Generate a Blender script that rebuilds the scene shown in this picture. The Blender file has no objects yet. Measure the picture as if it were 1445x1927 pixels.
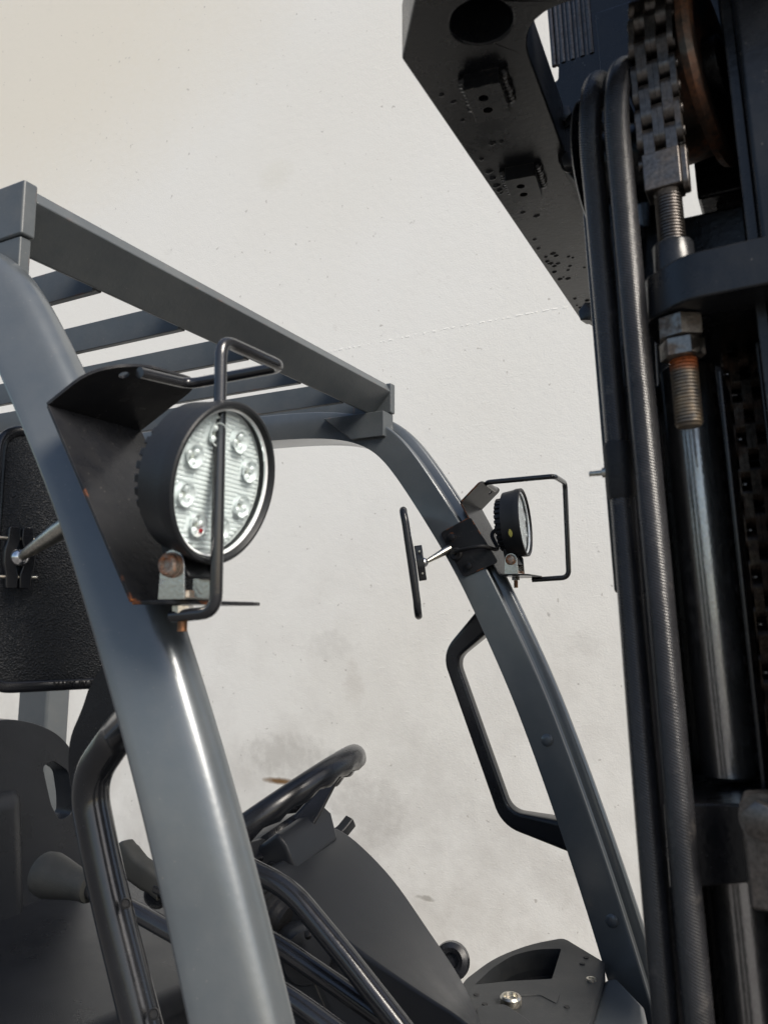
import bpy, bmesh, math, random
from mathutils import Vector, Matrix
random.seed(7)
R = math.radians
scene = bpy.context.scene
C = scene.collection

# ------------------------------------------------------------------ camera
# The truck stands with its front towards +X and its left side towards +Y.  All points
# below are written relative to the lens; EYE is the lens height above the ground.
EYE = 1.55
FPX, PW, PH = 1500.0, 1445.0, 1927.0
YAW, PITCH = R(28.0), R(7.5)
cam_data = bpy.data.cameras.new('camera')
cam_data.sensor_fit = 'VERTICAL'
cam_data.sensor_height = 36.0
cam_data.lens = 36.0 * FPX / PH
cam_data.clip_start = 0.02
cam_data.clip_end = 500.0
cam = bpy.data.objects.new('camera', cam_data)
C.objects.link(cam)
vd = Vector((-math.sin(YAW) * math.cos(PITCH), math.cos(YAW) * math.cos(PITCH), math.sin(PITCH)))
vr = Vector((math.cos(YAW), math.sin(YAW), 0.0))
vu = vr.cross(vd)
cam.matrix_world = Matrix.Translation((0, 0, EYE)) @ Matrix((vr, vu, -vd)).transposed().to_4x4()
cam_data.dof.use_dof = True
cam_data.dof.focus_distance = 1.35
cam_data.dof.aperture_fstop = 10.0
scene.camera = cam

# ------------------------------------------------------------------ light
SUN_EL, SUN_AZ = R(40.0), R(-22.0)      # high, from in front of the truck and behind the viewer
world = bpy.data.worlds.new('World')
scene.world = world
world.use_nodes = True
wn = world.node_tree
bg = wn.nodes['Background']
sky = wn.nodes.new('ShaderNodeTexSky')
sky.sky_type = 'NISHITA'
sky.sun_disc = False
sky.sun_elevation = SUN_EL
sky.sun_rotation = R(90.0) - SUN_AZ
sky.air_density = 1.0
sky.dust_density = 2.0
sky.ozone_density = 1.0
wn.links.new(sky.outputs[0], bg.inputs[0])
bg.inputs[1].default_value = 0.11
sun_data = bpy.data.lights.new('sun', 'SUN')
sun_data.energy = 4.3
sun_data.angle = R(28.0)
sun_data.color = (1.0, 0.93, 0.83)
sun = bpy.data.objects.new('sun', sun_data)
C.objects.link(sun)
sdir = Vector((math.cos(SUN_EL) * math.cos(SUN_AZ), math.cos(SUN_EL) * math.sin(SUN_AZ), math.sin(SUN_EL)))
sun.rotation_euler = sdir.to_track_quat('Z', 'Y').to_euler()
sun.location = (3, -3, 6)
scene.view_settings.view_transform = 'Standard'
scene.view_settings.look = 'None'
scene.view_settings.gamma = 1.0
scene.view_settings.exposure = 0.42
scene.cycles.max_bounces = 10
scene.cycles.transparent_max_bounces = 12

# ------------------------------------------------------------------ layout rulers
def ray(px, py):
    return vd + vr * ((px - PW / 2) / FPX) + vu * ((PH / 2 - py) / FPX)
def onY(px, py, y):
    v = ray(px, py); return v * (y / v.y)
def onX(px, py, x):
    v = ray(px, py); return v * (x / v.x)
def onZ(px, py, z):
    v = ray(px, py); return v * (z / v.z)

# ------------------------------------------------------------------ node materials
def new_mat(name):
    m = bpy.data.materials.new(name)
    m.use_nodes = True
    nt = m.node_tree
    b = nt.nodes['Principled BSDF']
    return m, nt, b
def node(nt, kind, **kw):
    n = nt.nodes.new(kind)
    for k, v in kw.items():
        if k.startswith('i_'):
            n.inputs[int(k[2:])].default_value = v
        else:
            setattr(n, k, v)
    return n
def ramp(nt, src, p0, p1, c0=(0, 0, 0, 1), c1=(1, 1, 1, 1)):
    n = nt.nodes.new('ShaderNodeValToRGB')
    n.color_ramp.elements[0].position = p0
    n.color_ramp.elements[1].position = p1
    n.color_ramp.elements[0].color = c0
    n.color_ramp.elements[1].color = c1
    nt.links.new(src, n.inputs[0])
    return n.outputs[0]
def noise(nt, co, scale, detail=4.0, rough=0.55, dist=0.0):
    n = nt.nodes.new('ShaderNodeTexNoise')
    n.inputs['Scale'].default_value = scale
    n.inputs['Detail'].default_value = detail
    n.inputs['Roughness'].default_value = rough
    n.inputs['Distortion'].default_value = dist
    nt.links.new(co, n.inputs['Vector'])
    return n.outputs[0]
def mix(nt, fac, a, b):
    n = nt.nodes.new('ShaderNodeMix')
    n.data_type = 'RGBA'
    for sock, val in ((n.inputs[0], fac), (n.inputs[6], a), (n.inputs[7], b)):
        if isinstance(val, (int, float)):
            sock.default_value = val
        elif isinstance(val, (tuple, list)):
            sock.default_value = tuple(val) if len(val) == 4 else tuple(val) + (1,)
        else:
            nt.links.new(val, sock)
    return n.outputs[2]
def math_n(nt, op, a, b=None, clamp=False):
    n = nt.nodes.new('ShaderNodeMath')
    n.operation = op
    n.use_clamp = clamp
    for i, v in enumerate((a, b)):
        if v is None: continue
        if isinstance(v, (int, float)): n.inputs[i].default_value = v
        else: nt.links.new(v, n.inputs[i])
    return n.outputs[0]
def bump(nt, b, h, strength, dist, prev=None):
    n = nt.nodes.new('ShaderNodeBump')
    n.inputs['Strength'].default_value = strength
    n.inputs['Distance'].default_value = dist
    nt.links.new(h, n.inputs['Height'])
    if prev is not None: nt.links.new(prev, n.inputs['Normal'])
    nt.links.new(n.outputs[0], b.inputs['Normal'])
    return n.outputs[0]
def world_pos(nt):
    return nt.nodes.new('ShaderNodeNewGeometry').outputs['Position']
def edge_mask(nt, radius):
    bv = node(nt, 'ShaderNodeBevel', samples=4)
    bv.inputs['Radius'].default_value = radius
    g = nt.nodes.new('ShaderNodeNewGeometry')
    dp = node(nt, 'ShaderNodeVectorMath', operation='DOT_PRODUCT')
    nt.links.new(bv.outputs[0], dp.inputs[0]); nt.links.new(g.outputs['Normal'], dp.inputs[1])
    return math_n(nt, 'SUBTRACT', 1.0, dp.outputs['Value'], True)

def painted(name, col, rough, metallic=0.0, patch=0.0, dust=0.0, dust_col=(.25, .23, .20), rust=0.0, edge=0.0, peel=0.25,
            coat=0.0, var=0.25, spots=0.0, rough_var=0.12, edge_col=(.32, .30, .27), spec=0.5):
    m, nt, b = new_mat(name)
    co = world_pos(nt)
    big = noise(nt, co, 7.0, 5.0, .6)
    mid = noise(nt, co, 45.0, 5.0, .65)
    fine = noise(nt, co, 380.0, 3.0, .6)
    c = mix(nt, ramp(nt, big, .3, .7), tuple(x * (1 - var) for x in col), tuple(x * (1 + var) for x in col))
    if dust > 0:
        dm = math_n(nt, 'MULTIPLY', ramp(nt, math_n(nt, 'ADD', big, math_n(nt, 'MULTIPLY', mid, .6)), .62, 1.05), dust)
        c = mix(nt, dm, c, dust_col)
    if spots > 0:
        v = node(nt, 'ShaderNodeTexVoronoi')
        v.inputs['Scale'].default_value = 130.0
        nt.links.new(co, v.inputs['Vector'])
        sm = math_n(nt, 'MULTIPLY', ramp(nt, v.outputs['Distance'], .06, .12, (1, 1, 1, 1), (0, 0, 0, 1)), spots)
        c = mix(nt, math_n(nt, 'MULTIPLY', sm, ramp(nt, mid, .45, .6)), c, (.30, .28, .25))
    if patch > 0:                            # scraped and rust-tinted handling marks
        mp = node(nt, 'ShaderNodeMapping')
        mp.inputs['Scale'].default_value = (1.0, 1.0, 2.2)
        mp.inputs['Rotation'].default_value = (R(35), R(20), 0)
        nt.links.new(co, mp.inputs['Vector'])
        pn = noise(nt, mp.outputs[0], 15.0, 9.0, .78)
        pm = math_n(nt, 'MULTIPLY', ramp(nt, pn, .635, .69), patch)
        c = mix(nt, pm, c, mix(nt, ramp(nt, fine, .40, .60), (.17, .10, .055), (.23, .22, .205)))
    r = ramp(nt, math_n(nt, 'ADD', math_n(nt, 'MULTIPLY', big, .6), math_n(nt, 'MULTIPLY', mid, .4)), .25, .75,
             (rough - rough_var,) * 3 + (1,), (rough + rough_var,) * 3 + (1,))
    if edge > 0:
        em = math_n(nt, 'MULTIPLY', ramp(nt, edge_mask(nt, .0022), .04, .16), math_n(nt, 'MULTIPLY', ramp(nt, mid, .42, .62), edge))
        c = mix(nt, em, c, edge_col)
    if rust > 0:
        er = ramp(nt, edge_mask(nt, .004), .02, .12)
        rm = math_n(nt, 'MULTIPLY', ramp(nt, noise(nt, co, 38.0, 3.0, .5), .60, .66), math_n(nt, 'MULTIPLY', er, rust), True)
        rc = mix(nt, ramp(nt, fine, .35, .65), (.13, .035, .010), (.42, .14, .035))
        c = mix(nt, rm, c, rc)
        r = mix(nt, rm, r, (.85, .85, .85))
    nt.links.new(c, b.inputs['Base Color'])
    nt.links.new(r, b.inputs['Roughness'])
    b.inputs['Specular IOR Level'].default_value = spec
    b.inputs['Metallic'].default_value = metallic
    if coat > 0:
        b.inputs['Coat Weight'].default_value = coat
        b.inputs['Coat Roughness'].default_value = .14
    p = bump(nt, b, noise(nt, co, 160.0, 2.0, .5), peel, .0012)
    bump(nt, b, fine, peel * .5, .0006, p)
    return m

def metal(name, col, rough, rust=0.0, var=.25, rust_at=(.52, .66), rust_col=((.10, .030, .010), (.40, .15, .05)), scale=55.0, metallic=1.0):
    m, nt, b = new_mat(name)
    co = world_pos(nt)
    n1 = noise(nt, co, scale, 5.0, .65)
    n2 = noise(nt, co, scale * 6, 3.0, .6)
    c = mix(nt, ramp(nt, n2, .3, .7), tuple(x * (1 - var) for x in col), tuple(x * (1 + var) for x in col))
    mt = metallic
    if rust > 0:
        rm = math_n(nt, 'MULTIPLY', ramp(nt, n1, *rust_at), rust)
        c = mix(nt, rm, c, mix(nt, ramp(nt, n2, .3, .7), *rust_col))
        mtl = math_n(nt, 'MULTIPLY', math_n(nt, 'SUBTRACT', 1.0, rm), metallic)
        nt.links.new(mtl, b.inputs['Metallic'])
        nt.links.new(ramp(nt, rm, 0, 1, (rough,) * 3 + (1,), (.8, .8, .8, 1)), b.inputs['Roughness'])
    else:
        b.inputs['Metallic'].default_value = mt
        nt.links.new(ramp(nt, n1, .3, .7, (rough * .7,) * 3 + (1,), (rough * 1.3,) * 3 + (1,)), b.inputs['Roughness'])
    nt.links.new(c, b.inputs['Base Color'])
    bump(nt, b, n2, .15, .0008)
    return m

def grained(name, col, rough, scale, strength, dist=.0012, var=.2, dust=0.0, cells=True, spec=.32):
    m, nt, b = new_mat(name)
    b.inputs['Specular IOR Level'].default_value = spec
    co = world_pos(nt)
    n1 = noise(nt, co, 9.0, 5.0, .6)
    n2 = noise(nt, co, scale, 4.0, .6)
    c = mix(nt, ramp(nt, n1, .3, .7), tuple(x * (1 - var) for x in col), tuple(x * (1 + var) for x in col))
    if dust:
        c = mix(nt, math_n(nt, 'MULTIPLY', ramp(nt, noise(nt, co, 22.0, 6.0, .7), .5, .8), dust), c, (.22, .21, .19))
    nt.links.new(c, b.inputs['Base Color'])
    nt.links.new(ramp(nt, n1, .3, .7, (rough - .06,) * 3 + (1,), (rough + .08,) * 3 + (1,)), b.inputs['Roughness'])
    h = n2
    if cells:
        v = node(nt, 'ShaderNodeTexVoronoi')
        v.inputs['Scale'].default_value = scale
        nt.links.new(co, v.inputs['Vector'])
        h = math_n(nt, 'ADD', v.outputs['Distance'], math_n(nt, 'MULTIPLY', n2, .6))
    bump(nt, b, h, strength, dist)
    return m

def hose_mat(name, col, rough):
    m, nt, b = new_mat(name)
    uv = nt.nodes.new('ShaderNodeUVMap')
    sp = node(nt, 'ShaderNodeSeparateXYZ'); nt.links.new(uv.outputs[0], sp.inputs[0])
    a = math_n(nt, 'MULTIPLY', sp.outputs[0], 2 * math.pi * 14)
    l = math_n(nt, 'MULTIPLY', sp.outputs[1], 2 * math.pi / .0022)
    h = math_n(nt, 'SINE', math_n(nt, 'ADD', a, l))
    co = world_pos(nt)
    n1 = noise(nt, co, 14.0, 6.0, .65)
    sc = noise(nt, co, 60.0, 6.0, .7)
    c = mix(nt, ramp(nt, n1, .35, .7), tuple(x * .7 for x in col), tuple(x * 1.4 for x in col))
    c = mix(nt, math_n(nt, 'MULTIPLY', ramp(nt, sc, .58, .78), .35), c, (.16, .145, .13))
    nt.links.new(c, b.inputs['Base Color'])
    nt.links.new(ramp(nt, n1, .3, .7, (rough - .08,) * 3 + (1,), (rough + .1,) * 3 + (1,)), b.inputs['Roughness'])
    p = bump(nt, b, h, .32, .0005)
    bump(nt, b, sc, .2, .002, p)
    return m

GREY = painted('grey_frame_paint', (.090, .104, .116), .34, metallic=.34, coat=.6, patch=.10, spots=.25, dust=.10, rust=.0, edge=.12, peel=.10, var=.08, rough_var=.05, edge_col=(.20, .21, .21))
ROOFGREY = painted('grey_roof_paint', (.062, .072, .080), .40, patch=.75, spots=.3, dust=.14, rust=.55, edge=.35, peel=.16, var=.12, dust_col=(.20, .19, .17))
BLACK = painted('black_gloss_paint', (.011, .012, .015), .24, patch=.10, dust=.04, rust=.9, edge=.15, peel=.10, spots=.20, rough_var=.10, spec=.16)
RODBLACK = painted('black_rod_paint', (.012, .013, .016), .20, coat=.4, dust=.03, rust=.15, edge=0, peel=.08, spots=.1)
MASTBLACK = painted('mast_black_paint', (.009, .0105, .0135), .28, patch=.16, dust=.03, edge=.50, peel=.18, spots=.22, rough_var=.12, spec=.4)
MASTGREASE = painted('mast_greasy_paint', (.006, .0068, .009), .28, dust=.06, edge=.18, peel=.25, spots=.4, dust_col=(.10, .07, .045))
PLASTIC = grained('black_moulded_plastic', (.015, .0165, .019), .42, 700.0, .10, var=.12, dust=.04)
GLOSSPLASTIC = grained('black_smooth_plastic', (.011, .012, .015), .22, 300.0, .05, var=.15, dust=.03, cells=False, spec=.5)
MIRRORBACK = grained('pebbled_black_plastic', (.015, .0165, .019), .36, 520.0, .9, .0018, var=.2, dust=.04)
SEATVINYL = grained('seat_vinyl', (.011, .0125, .016), .30, 900.0, .30, .0008, var=.15, dust=.03)
COWL = grained('cowl_plastic', (.020, .022, .026), .34, 900.0, .12, .0008, var=.10, dust=.02)
DASH = grained('dash_plastic', (.026, .028, .030), .46, 800.0, .18, .0009, var=.15, dust=.10)
KNOB = grained('knob_rubber', (.034, .035, .033), .55, 900.0, .35, .0008, var=.15, dust=.12)
RUBBER = grained('rubber', (.015, .015, .016), .55, 300.0, .2, var=.2, dust=.1)
HOSE = hose_mat('hydraulic_hose_rubber', (.020, .020, .022), .21)
ZINC = metal('zinc_plate', (.52, .50, .44), .30, rust=.25)
STAINLESS = metal('stainless_steel', (.62, .60, .57), .20, rust=.25, var=.08, rust_at=(.60, .70))
CHROME = metal('chrome', (.75, .75, .76), .10)
RUSTYSTEEL = metal('rusty_bolt_steel', (.40, .36, .31), .42, rust=.95, rust_at=(.42, .58))
COPPERY = metal('rust_tinted_thread', (.38, .22, .13), .42, rust=.7, rust_at=(.45, .6))
CHAINSTEEL = metal('oiled_chain_steel', (.135, .125, .118), .40, rust=.35, var=.3, rust_at=(.45, .75), rust_col=((.05, .03, .02), (.14, .085, .05)))
CHAINGREASE = metal('greased_chain_steel', (.030, .024, .020), .22, rust=.75, var=.4, rust_at=(.45, .62), rust_col=((.020, .010, .006), (.10, .045, .018)), scale=35.0)
SHEAVERUST = metal('rusted_sheave', (.09, .075, .062), .45, rust=.9, rust_at=(.40, .62), rust_col=((.05, .025, .014), (.24, .085, .030)), scale=30.0)
NUTSTEEL = metal('chain_nut_steel', (.22, .205, .185), .30, rust=.75, rust_at=(.44, .60), rust_col=((.02, .014, .01), (.10, .06, .035)), scale=70.0)
CYLINDER = metal('satin_cylinder_steel', (.46, .45, .44), .20, rust=.08, var=.08, metallic=.95)

def thread_mat():
    m, nt, b = new_mat('chain_bolt_thread')
    co = world_pos(nt)
    sp = node(nt, 'ShaderNodeSeparateXYZ'); nt.links.new(co, sp.inputs[0])
    n1 = noise(nt, co, 70.0, 5.0, .65)
    n2 = noise(nt, co, 300.0, 3.0, .6)
    base = mix(nt, ramp(nt, n1, .35, .65), (.11, .105, .10), (.30, .235, .16))
    z = math_n(nt, 'ADD', math_n(nt, 'SUBTRACT', sp.outputs[2], EYE + .1835), math_n(nt, 'MULTIPLY', n1, .010))
    rustm = ramp(nt, z, -.002, .006)
    c = mix(nt, rustm, base, mix(nt, ramp(nt, n2, .3, .7), (.16, .045, .015), (.50, .15, .045)))
    nt.links.new(c, b.inputs['Base Color'])
    b.inputs['Metallic'].default_value = .55
    nt.links.new(ramp(nt, rustm, 0, 1, (.42, .42, .42, 1), (.85, .85, .85, 1)), b.inputs['Roughness'])
    return m
THREAD = thread_mat()

def glass_mat():
    m = bpy.data.materials.new('lamp_cover_glass')
    m.use_nodes = True
    nt = m.node_tree
    nt.nodes.clear()
    out = nt.nodes.new('ShaderNodeOutputMaterial')
    tr = nt.nodes.new('ShaderNodeBsdfTransparent'); tr.inputs[0].default_value = (.93, .95, .95, 1)
    gl = nt.nodes.new('ShaderNodeBsdfGlossy'); gl.inputs['Roughness'].default_value = .05
    lw = nt.nodes.new('ShaderNodeLayerWeight'); lw.inputs[0].default_value = .5
    mx = nt.nodes.new('ShaderNodeMixShader')
    nt.links.new(math_n(nt, 'ADD', math_n(nt, 'MULTIPLY', math_n(nt, 'POWER', lw.outputs['Facing'], 4.0), .7), .035), mx.inputs[0]); nt.links.new(tr.outputs[0], mx.inputs[1]); nt.links.new(gl.outputs[0], mx.inputs[2])
    nt.links.new(mx.outputs[0], out.inputs[0])
    return m
GLASS = glass_mat()
REFLECTOR, _nt, _b = new_mat('silvered_reflector')
_b.inputs['Base Color'].default_value = (.93, .96, .97, 1); _b.inputs['Metallic'].default_value = .25; _b.inputs['Roughness'].default_value = .18
REDCHIP, _nt, _b = new_mat('red_wire_end')
_b.inputs['Base Color'].default_value = (.45, .02, .03, 1); _b.inputs['Roughness'].default_value = .4
LEDCHIP, _nt, _b = new_mat('led_chip')
_b.inputs['Base Color'].default_value = (.55, .57, .52, 1); _b.inputs['Roughness'].default_value = .3
MIRRORGLASS, _nt, _b = new_mat('mirror_glass')
_b.inputs['Base Color'].default_value = (.85, .87, .88, 1); _b.inputs['Metallic'].default_value = 1; _b.inputs['Roughness'].default_value = .03
YELLOWMARK, _nt, _b = new_mat('yellow_paint_mark')
_b.inputs['Base Color'].default_value = (.42, .40, .10, 1); _b.inputs['Roughness'].default_value = .6

# ------------------------------------------------------------------ mesh builder
class MB:
    def __init__(self):
        self.v, self.f, self.uv = [], [], {}
    def add(self, vs, fs, uvs=None):
        o = len(self.v)
        self.v += [Vector(p) for p in vs]
        for i, f in enumerate(fs):
            if uvs: self.uv[len(self.f)] = uvs[i]
            self.f.append([k + o for k in f])
        return self
    def hexa(self, p):
        """eight corners: four of one face in order, then the four opposite"""
        return self.add(p, [(3, 2, 1, 0), (4, 5, 6, 7), (0, 1, 5, 4), (1, 2, 6, 5), (2, 3, 7, 6), (3, 0, 4, 7)])
    def box(self, a, b, M=None):
        x0, y0, z0 = a; x1, y1, z1 = b
        p = [Vector(q) for q in ((x0, y0, z0), (x1, y0, z0), (x1, y1, z0), (x0, y1, z0), (x0, y0, z1), (x1, y0, z1), (x1, y1, z1), (x0, y1, z1))]
        if M: p = [M @ q for q in p]
        return self.hexa(p)
    def sweep(self, path, section, B=None, closed=False, scales=None):
        """section (a, b): a along the in-plane normal, b along B (or transported frame)"""
        n, k = len(path), len(section)
        T = []
        for i in range(n):
            if closed: t = path[(i + 1) % n] - path[i - 1]
            else: t = path[min(i + 1, n - 1)] - path[max(i - 1, 0)]
            T.append(t.normalized())
        frames = []
        if B is not None:
            B = Vector(B).normalized()
            for t in T:
                frames.append((B.cross(t).normalized(), B))
        else:
            a = T[0].orthogonal().normalized()
            for i, t in enumerate(T):
                if i: 
                    a = (a - t * a.dot(t))
                    a = a.normalized() if a.length > 1e-6 else t.orthogonal().normalized()
                frames.append((a, t.cross(a).normalized()))
        vs, fs, uvs, L = [], [], [], 0.0
        lens = [0.0]
        for i in range(1, n): lens.append(lens[-1] + (path[i] - path[i - 1]).length)
        for i in range(n):
            s = scales[i] if scales else 1.0
            for (p, q) in section:
                vs.append(path[i] + frames[i][0] * (p * s) + frames[i][1] * (q * s))
        rng = n if closed else n - 1
        for i in range(rng):
            j = (i + 1) % n
            for m in range(k):
                m2 = (m + 1) % k
                fs.append((i * k + m, i * k + m2, j * k + m2, j * k + m))
                l1 = lens[j] if j else lens[-1]
                uvs.append(((m / k, lens[i]), ((m + 1) / k, lens[i]), ((m + 1) / k, l1), (m / k, l1)))
        if not closed:
            fs.append(tuple(reversed(range(k)))); uvs.append(((0, 0),) * k)
            fs.append(tuple((n - 1) * k + m for m in range(k))); uvs.append(((0, 0),) * k)
        return self.add(vs, fs, uvs)
    def tube(self, path, r, seg=16, closed=False, scales=None):
        sec = [(r * math.cos(2 * math.pi * i / seg), r * math.sin(2 * math.pi * i / seg)) for i in range(seg)]
        return self.sweep([Vector(p) for p in path], sec, closed=closed, scales=scales)
    def lathe(self, prof, M, seg=32, teeth=None):
        """profile (radius, height) about local Z, closed to the axis where r = 0"""
        vs, fs = [], []
        rings = []
        for (r, h) in prof:
            if r < 1e-7:
                rings.append([len(vs)]); vs.append(M @ Vector((0, 0, h)))
            else:
                ring = []
                for i in range(seg):
                    a = 2 * math.pi * i / seg
                    ring.append(len(vs)); vs.append(M @ Vector((r * math.cos(a), r * math.sin(a), h)))
                rings.append(ring)
        for A, Bq in zip(rings, rings[1:]):
            if len(A) == 1 and len(Bq) == 1: continue
            for i in range(seg):
                j = (i + 1) % seg
                if len(A) == 1: fs.append((A[0], Bq[j], Bq[i]))
                elif len(Bq) == 1: fs.append((A[i], A[j], Bq[0]))
                else: fs.append((A[i], A[j], Bq[j], Bq[i]))
        return self.add(vs, fs)
    def plate(self, outline, thick, M, holes=()):
        """flat plate from a 2D outline with holes, from local z = 0 to z = thick"""
        bm = bmesh.new()
        loops = []
        for lp in (outline,) + tuple(holes):
            vv = [bm.verts.new((p[0], p[1], 0)) for p in lp]
            ee = [bm.edges.new((vv[i], vv[(i + 1) % len(vv)])) for i in range(len(vv))]
            loops.append(ee)
        if holes:
            bmesh.ops.triangle_fill(bm, use_beauty=True, use_dissolve=False, edges=[e for l in loops for e in l], normal=(0, 0, 1))
        else:
            bm.faces.new([e.verts[0] for e in loops[0]]) if False else bmesh.ops.contextual_create(bm, geom=loops[0])
        bmesh.ops.recalc_face_normals(bm, faces=bm.faces[:])
        r = bmesh.ops.extrude_face_region(bm, geom=bm.faces[:])
        for e in r['geom']:
            if isinstance(e, bmesh.types.BMVert): e.co.z += thick
        bmesh.ops.recalc_face_normals(bm, faces=bm.faces[:])
        bm.verts.index_update()
        vs = [M @ v.co for v in bm.verts]
        fs = [[v.index for v in f.verts] for f in bm.faces]
        bm.free()
        return self.add(vs, fs)
    def mesh(self, name, centre=Vector((0, 0, 0)), recalc=True):
        me = bpy.data.meshes.new(name)
        me.from_pydata([tuple(p - centre) for p in self.v], [], self.f)
        if self.uv:
            uvl = me.uv_layers.new(name='UVMap')
            for pi, p in enumerate(me.polygons):
                if pi in self.uv:
                    for li, q in zip(p.loop_indices, self.uv[pi]): uvl.data[li].uv = q
        if recalc:
            bm = bmesh.new(); bm.from_mesh(me)
            bmesh.ops.recalc_face_normals(bm, faces=bm.faces[:])
            bm.to_mesh(me); bm.free()
        return me

WORLD = {}
def finish(o, mat, bevel=0.0, seg=2, angle=38):
    me = o.data
    if mat and not me.materials: me.materials.append(mat)
    for p in me.polygons: p.use_smooth = True
    me.set_sharp_from_angle(angle=R(angle))
    if bevel > 0:
        md = o.modifiers.new('edge', 'BEVEL')
        md.width = bevel; md.segments = seg; md.limit_method = 'ANGLE'; md.angle_limit = R(32)
        md.harden_normals = True
def part(name, mb, mat, parent=None, bevel=0.0, label=None, kind=None, seg=2, angle=38):
    lo = Vector((min(p.x for p in mb.v), min(p.y for p in mb.v), min(p.z for p in mb.v)))
    hi = Vector((max(p.x for p in mb.v), max(p.y for p in mb.v), max(p.z for p in mb.v)))
    c = (lo + hi) / 2
    me = mb.mesh(name, c)
    o = bpy.data.objects.new(name, me)
    C.objects.link(o)
    w = c + Vector((0, 0, EYE))
    WORLD[o.name] = w
    o.location = w - (WORLD[parent.name] if parent else Vector())
    o.parent = parent
    finish(o, mat, bevel, seg, angle)
    if label: o['label'] = label
    if kind: o['kind'] = kind
    return o
def inst(name, me, M, parent, mat=None, label=None):
    """one more object sharing a mesh; M in lens-relative coordinates"""
    o = bpy.data.objects.new(name, me)
    C.objects.link(o)
    M = Matrix.Translation((0, 0, EYE)) @ M
    WORLD[o.name] = M.to_translation()
    o.matrix_local = Matrix.Translation(-WORLD[parent.name]) @ M
    o.parent = parent
    if label: o['label'] = label
    return o
def shared(name, mb, mat, angle=38):
    me = mb.mesh(name)
    me.materials.append(mat)
    for p in me.polygons: p.use_smooth = True
    me.set_sharp_from_angle(angle=R(angle))
    return me
def group_empty(name, parent, loc, label=None):
    o = bpy.data.objects.new(name, None)
    o.empty_display_size = .05
    C.objects.link(o)
    w = Vector(loc) + Vector((0, 0, EYE))
    WORLD[o.name] = w
    o.location = w - (WORLD[parent.name] if parent else Vector())
    o.parent = parent
    if label: o['label'] = label
    return o

def fillet(pts, radii, n=6):
    pts = [Vector(p) for p in pts]
    if isinstance(radii, (int, float)): radii = [radii] * len(pts)
    out = [pts[0]]
    for i in range(1, len(pts) - 1):
        p, a, b = pts[i], pts[i - 1], pts[i + 1]
        u, v = (a - p), (b - p)
        r = min(radii[i], u.length * .48, v.length * .48)
        s, e = p + u.normalized() * r, p + v.normalized() * r
        for k in range(n + 1):
            t = k / n
            out.append(s * (1 - t) ** 2 + p * 2 * t * (1 - t) + e * t ** 2)
    out.append(pts[-1])
    return out
def fillet_closed(pts, r, n=5):
    """round every corner of a closed 2D outline"""
    q = [Vector((p[0], p[1], 0)) for p in pts]
    rr = [r] * len(q) if isinstance(r, (int, float)) else r
    out = []
    for i in range(len(q)):
        p, a, b = q[i], q[i - 1], q[(i + 1) % len(q)]
        u, v = a - p, b - p
        rad = min(rr[i], u.length * .48, v.length * .48)
        if rad < 1e-6: out.append((p.x, p.y)); continue
        s, e = p + u.normalized() * rad, p + v.normalized() * rad
        for k in range(n + 1):
            t = k / n
            w = s * (1 - t) ** 2 + p * 2 * t * (1 - t) + e * t ** 2
            out.append((w.x, w.y))
    return out
def catmull(pts, n=6):
    pts = [Vector(p) for p in pts]
    ext = [pts[0] * 2 - pts[1]] + pts + [pts[-1] * 2 - pts[-2]]
    out = []
    for i in range(1, len(ext) - 2):
        p0, p1, p2, p3 = ext[i - 1:i + 3]
        for k in range(n):
            t = k / n
            out.append(.5 * ((2 * p1) + (p2 - p0) * t + (2 * p0 - 5 * p1 + 4 * p2 - p3) * t * t + (3 * p1 - p0 - 3 * p2 + p3) * t ** 3))
    out.append(pts[-1])
    return out
def axes(o, z, x=None):
    """matrix with local Z along z"""
    z = Vector(z).normalized()
    x = Vector(x) if x is not None else z.orthogonal()
    x = (x - z * x.dot(z)).normalized()
    y = z.cross(x)
    return Matrix.Translation(Vector(o)) @ Matrix((x, y, z)).transposed().to_4x4()
def circle(cx, cy, r, n=20):
    return [(cx + r * math.cos(2 * math.pi * i / n), cy + r * math.sin(2 * math.pi * i / n)) for i in range(n)]
def hex_prof(mb, M, r, h0, h1, ch=.0):
    c = ch or r * .12
    mb.lathe([(0, h0), (r - c, h0), (r, h0 + c * .6), (r, h1 - c * .6), (r - c, h1), (0, h1)], M, seg=6)
    return mb
def thread_prof(r, h0, h1, pitch, depth):
    pr = [(0, h0), (r - depth * 1.6, h0)]
    n = max(3, int((h1 - h0) / pitch))
    p = (h1 - h0) / n
    for i in range(n):
        h = h0 + i * p
        pr += [(r - depth, h + p * .12), (r, h + p * .42), (r, h + p * .58), (r - depth, h + p * .88)]
    pr += [(0, h1)]
    return pr
XZ = lambda y: Matrix(((1, 0, 0, 0), (0, 0, -1, y), (0, 1, 0, 0), (0, 0, 0, 1)))   # plate drawn in (x, z), thickness towards -y
XY = lambda z: Matrix.Translation((0, 0, z))

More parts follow.
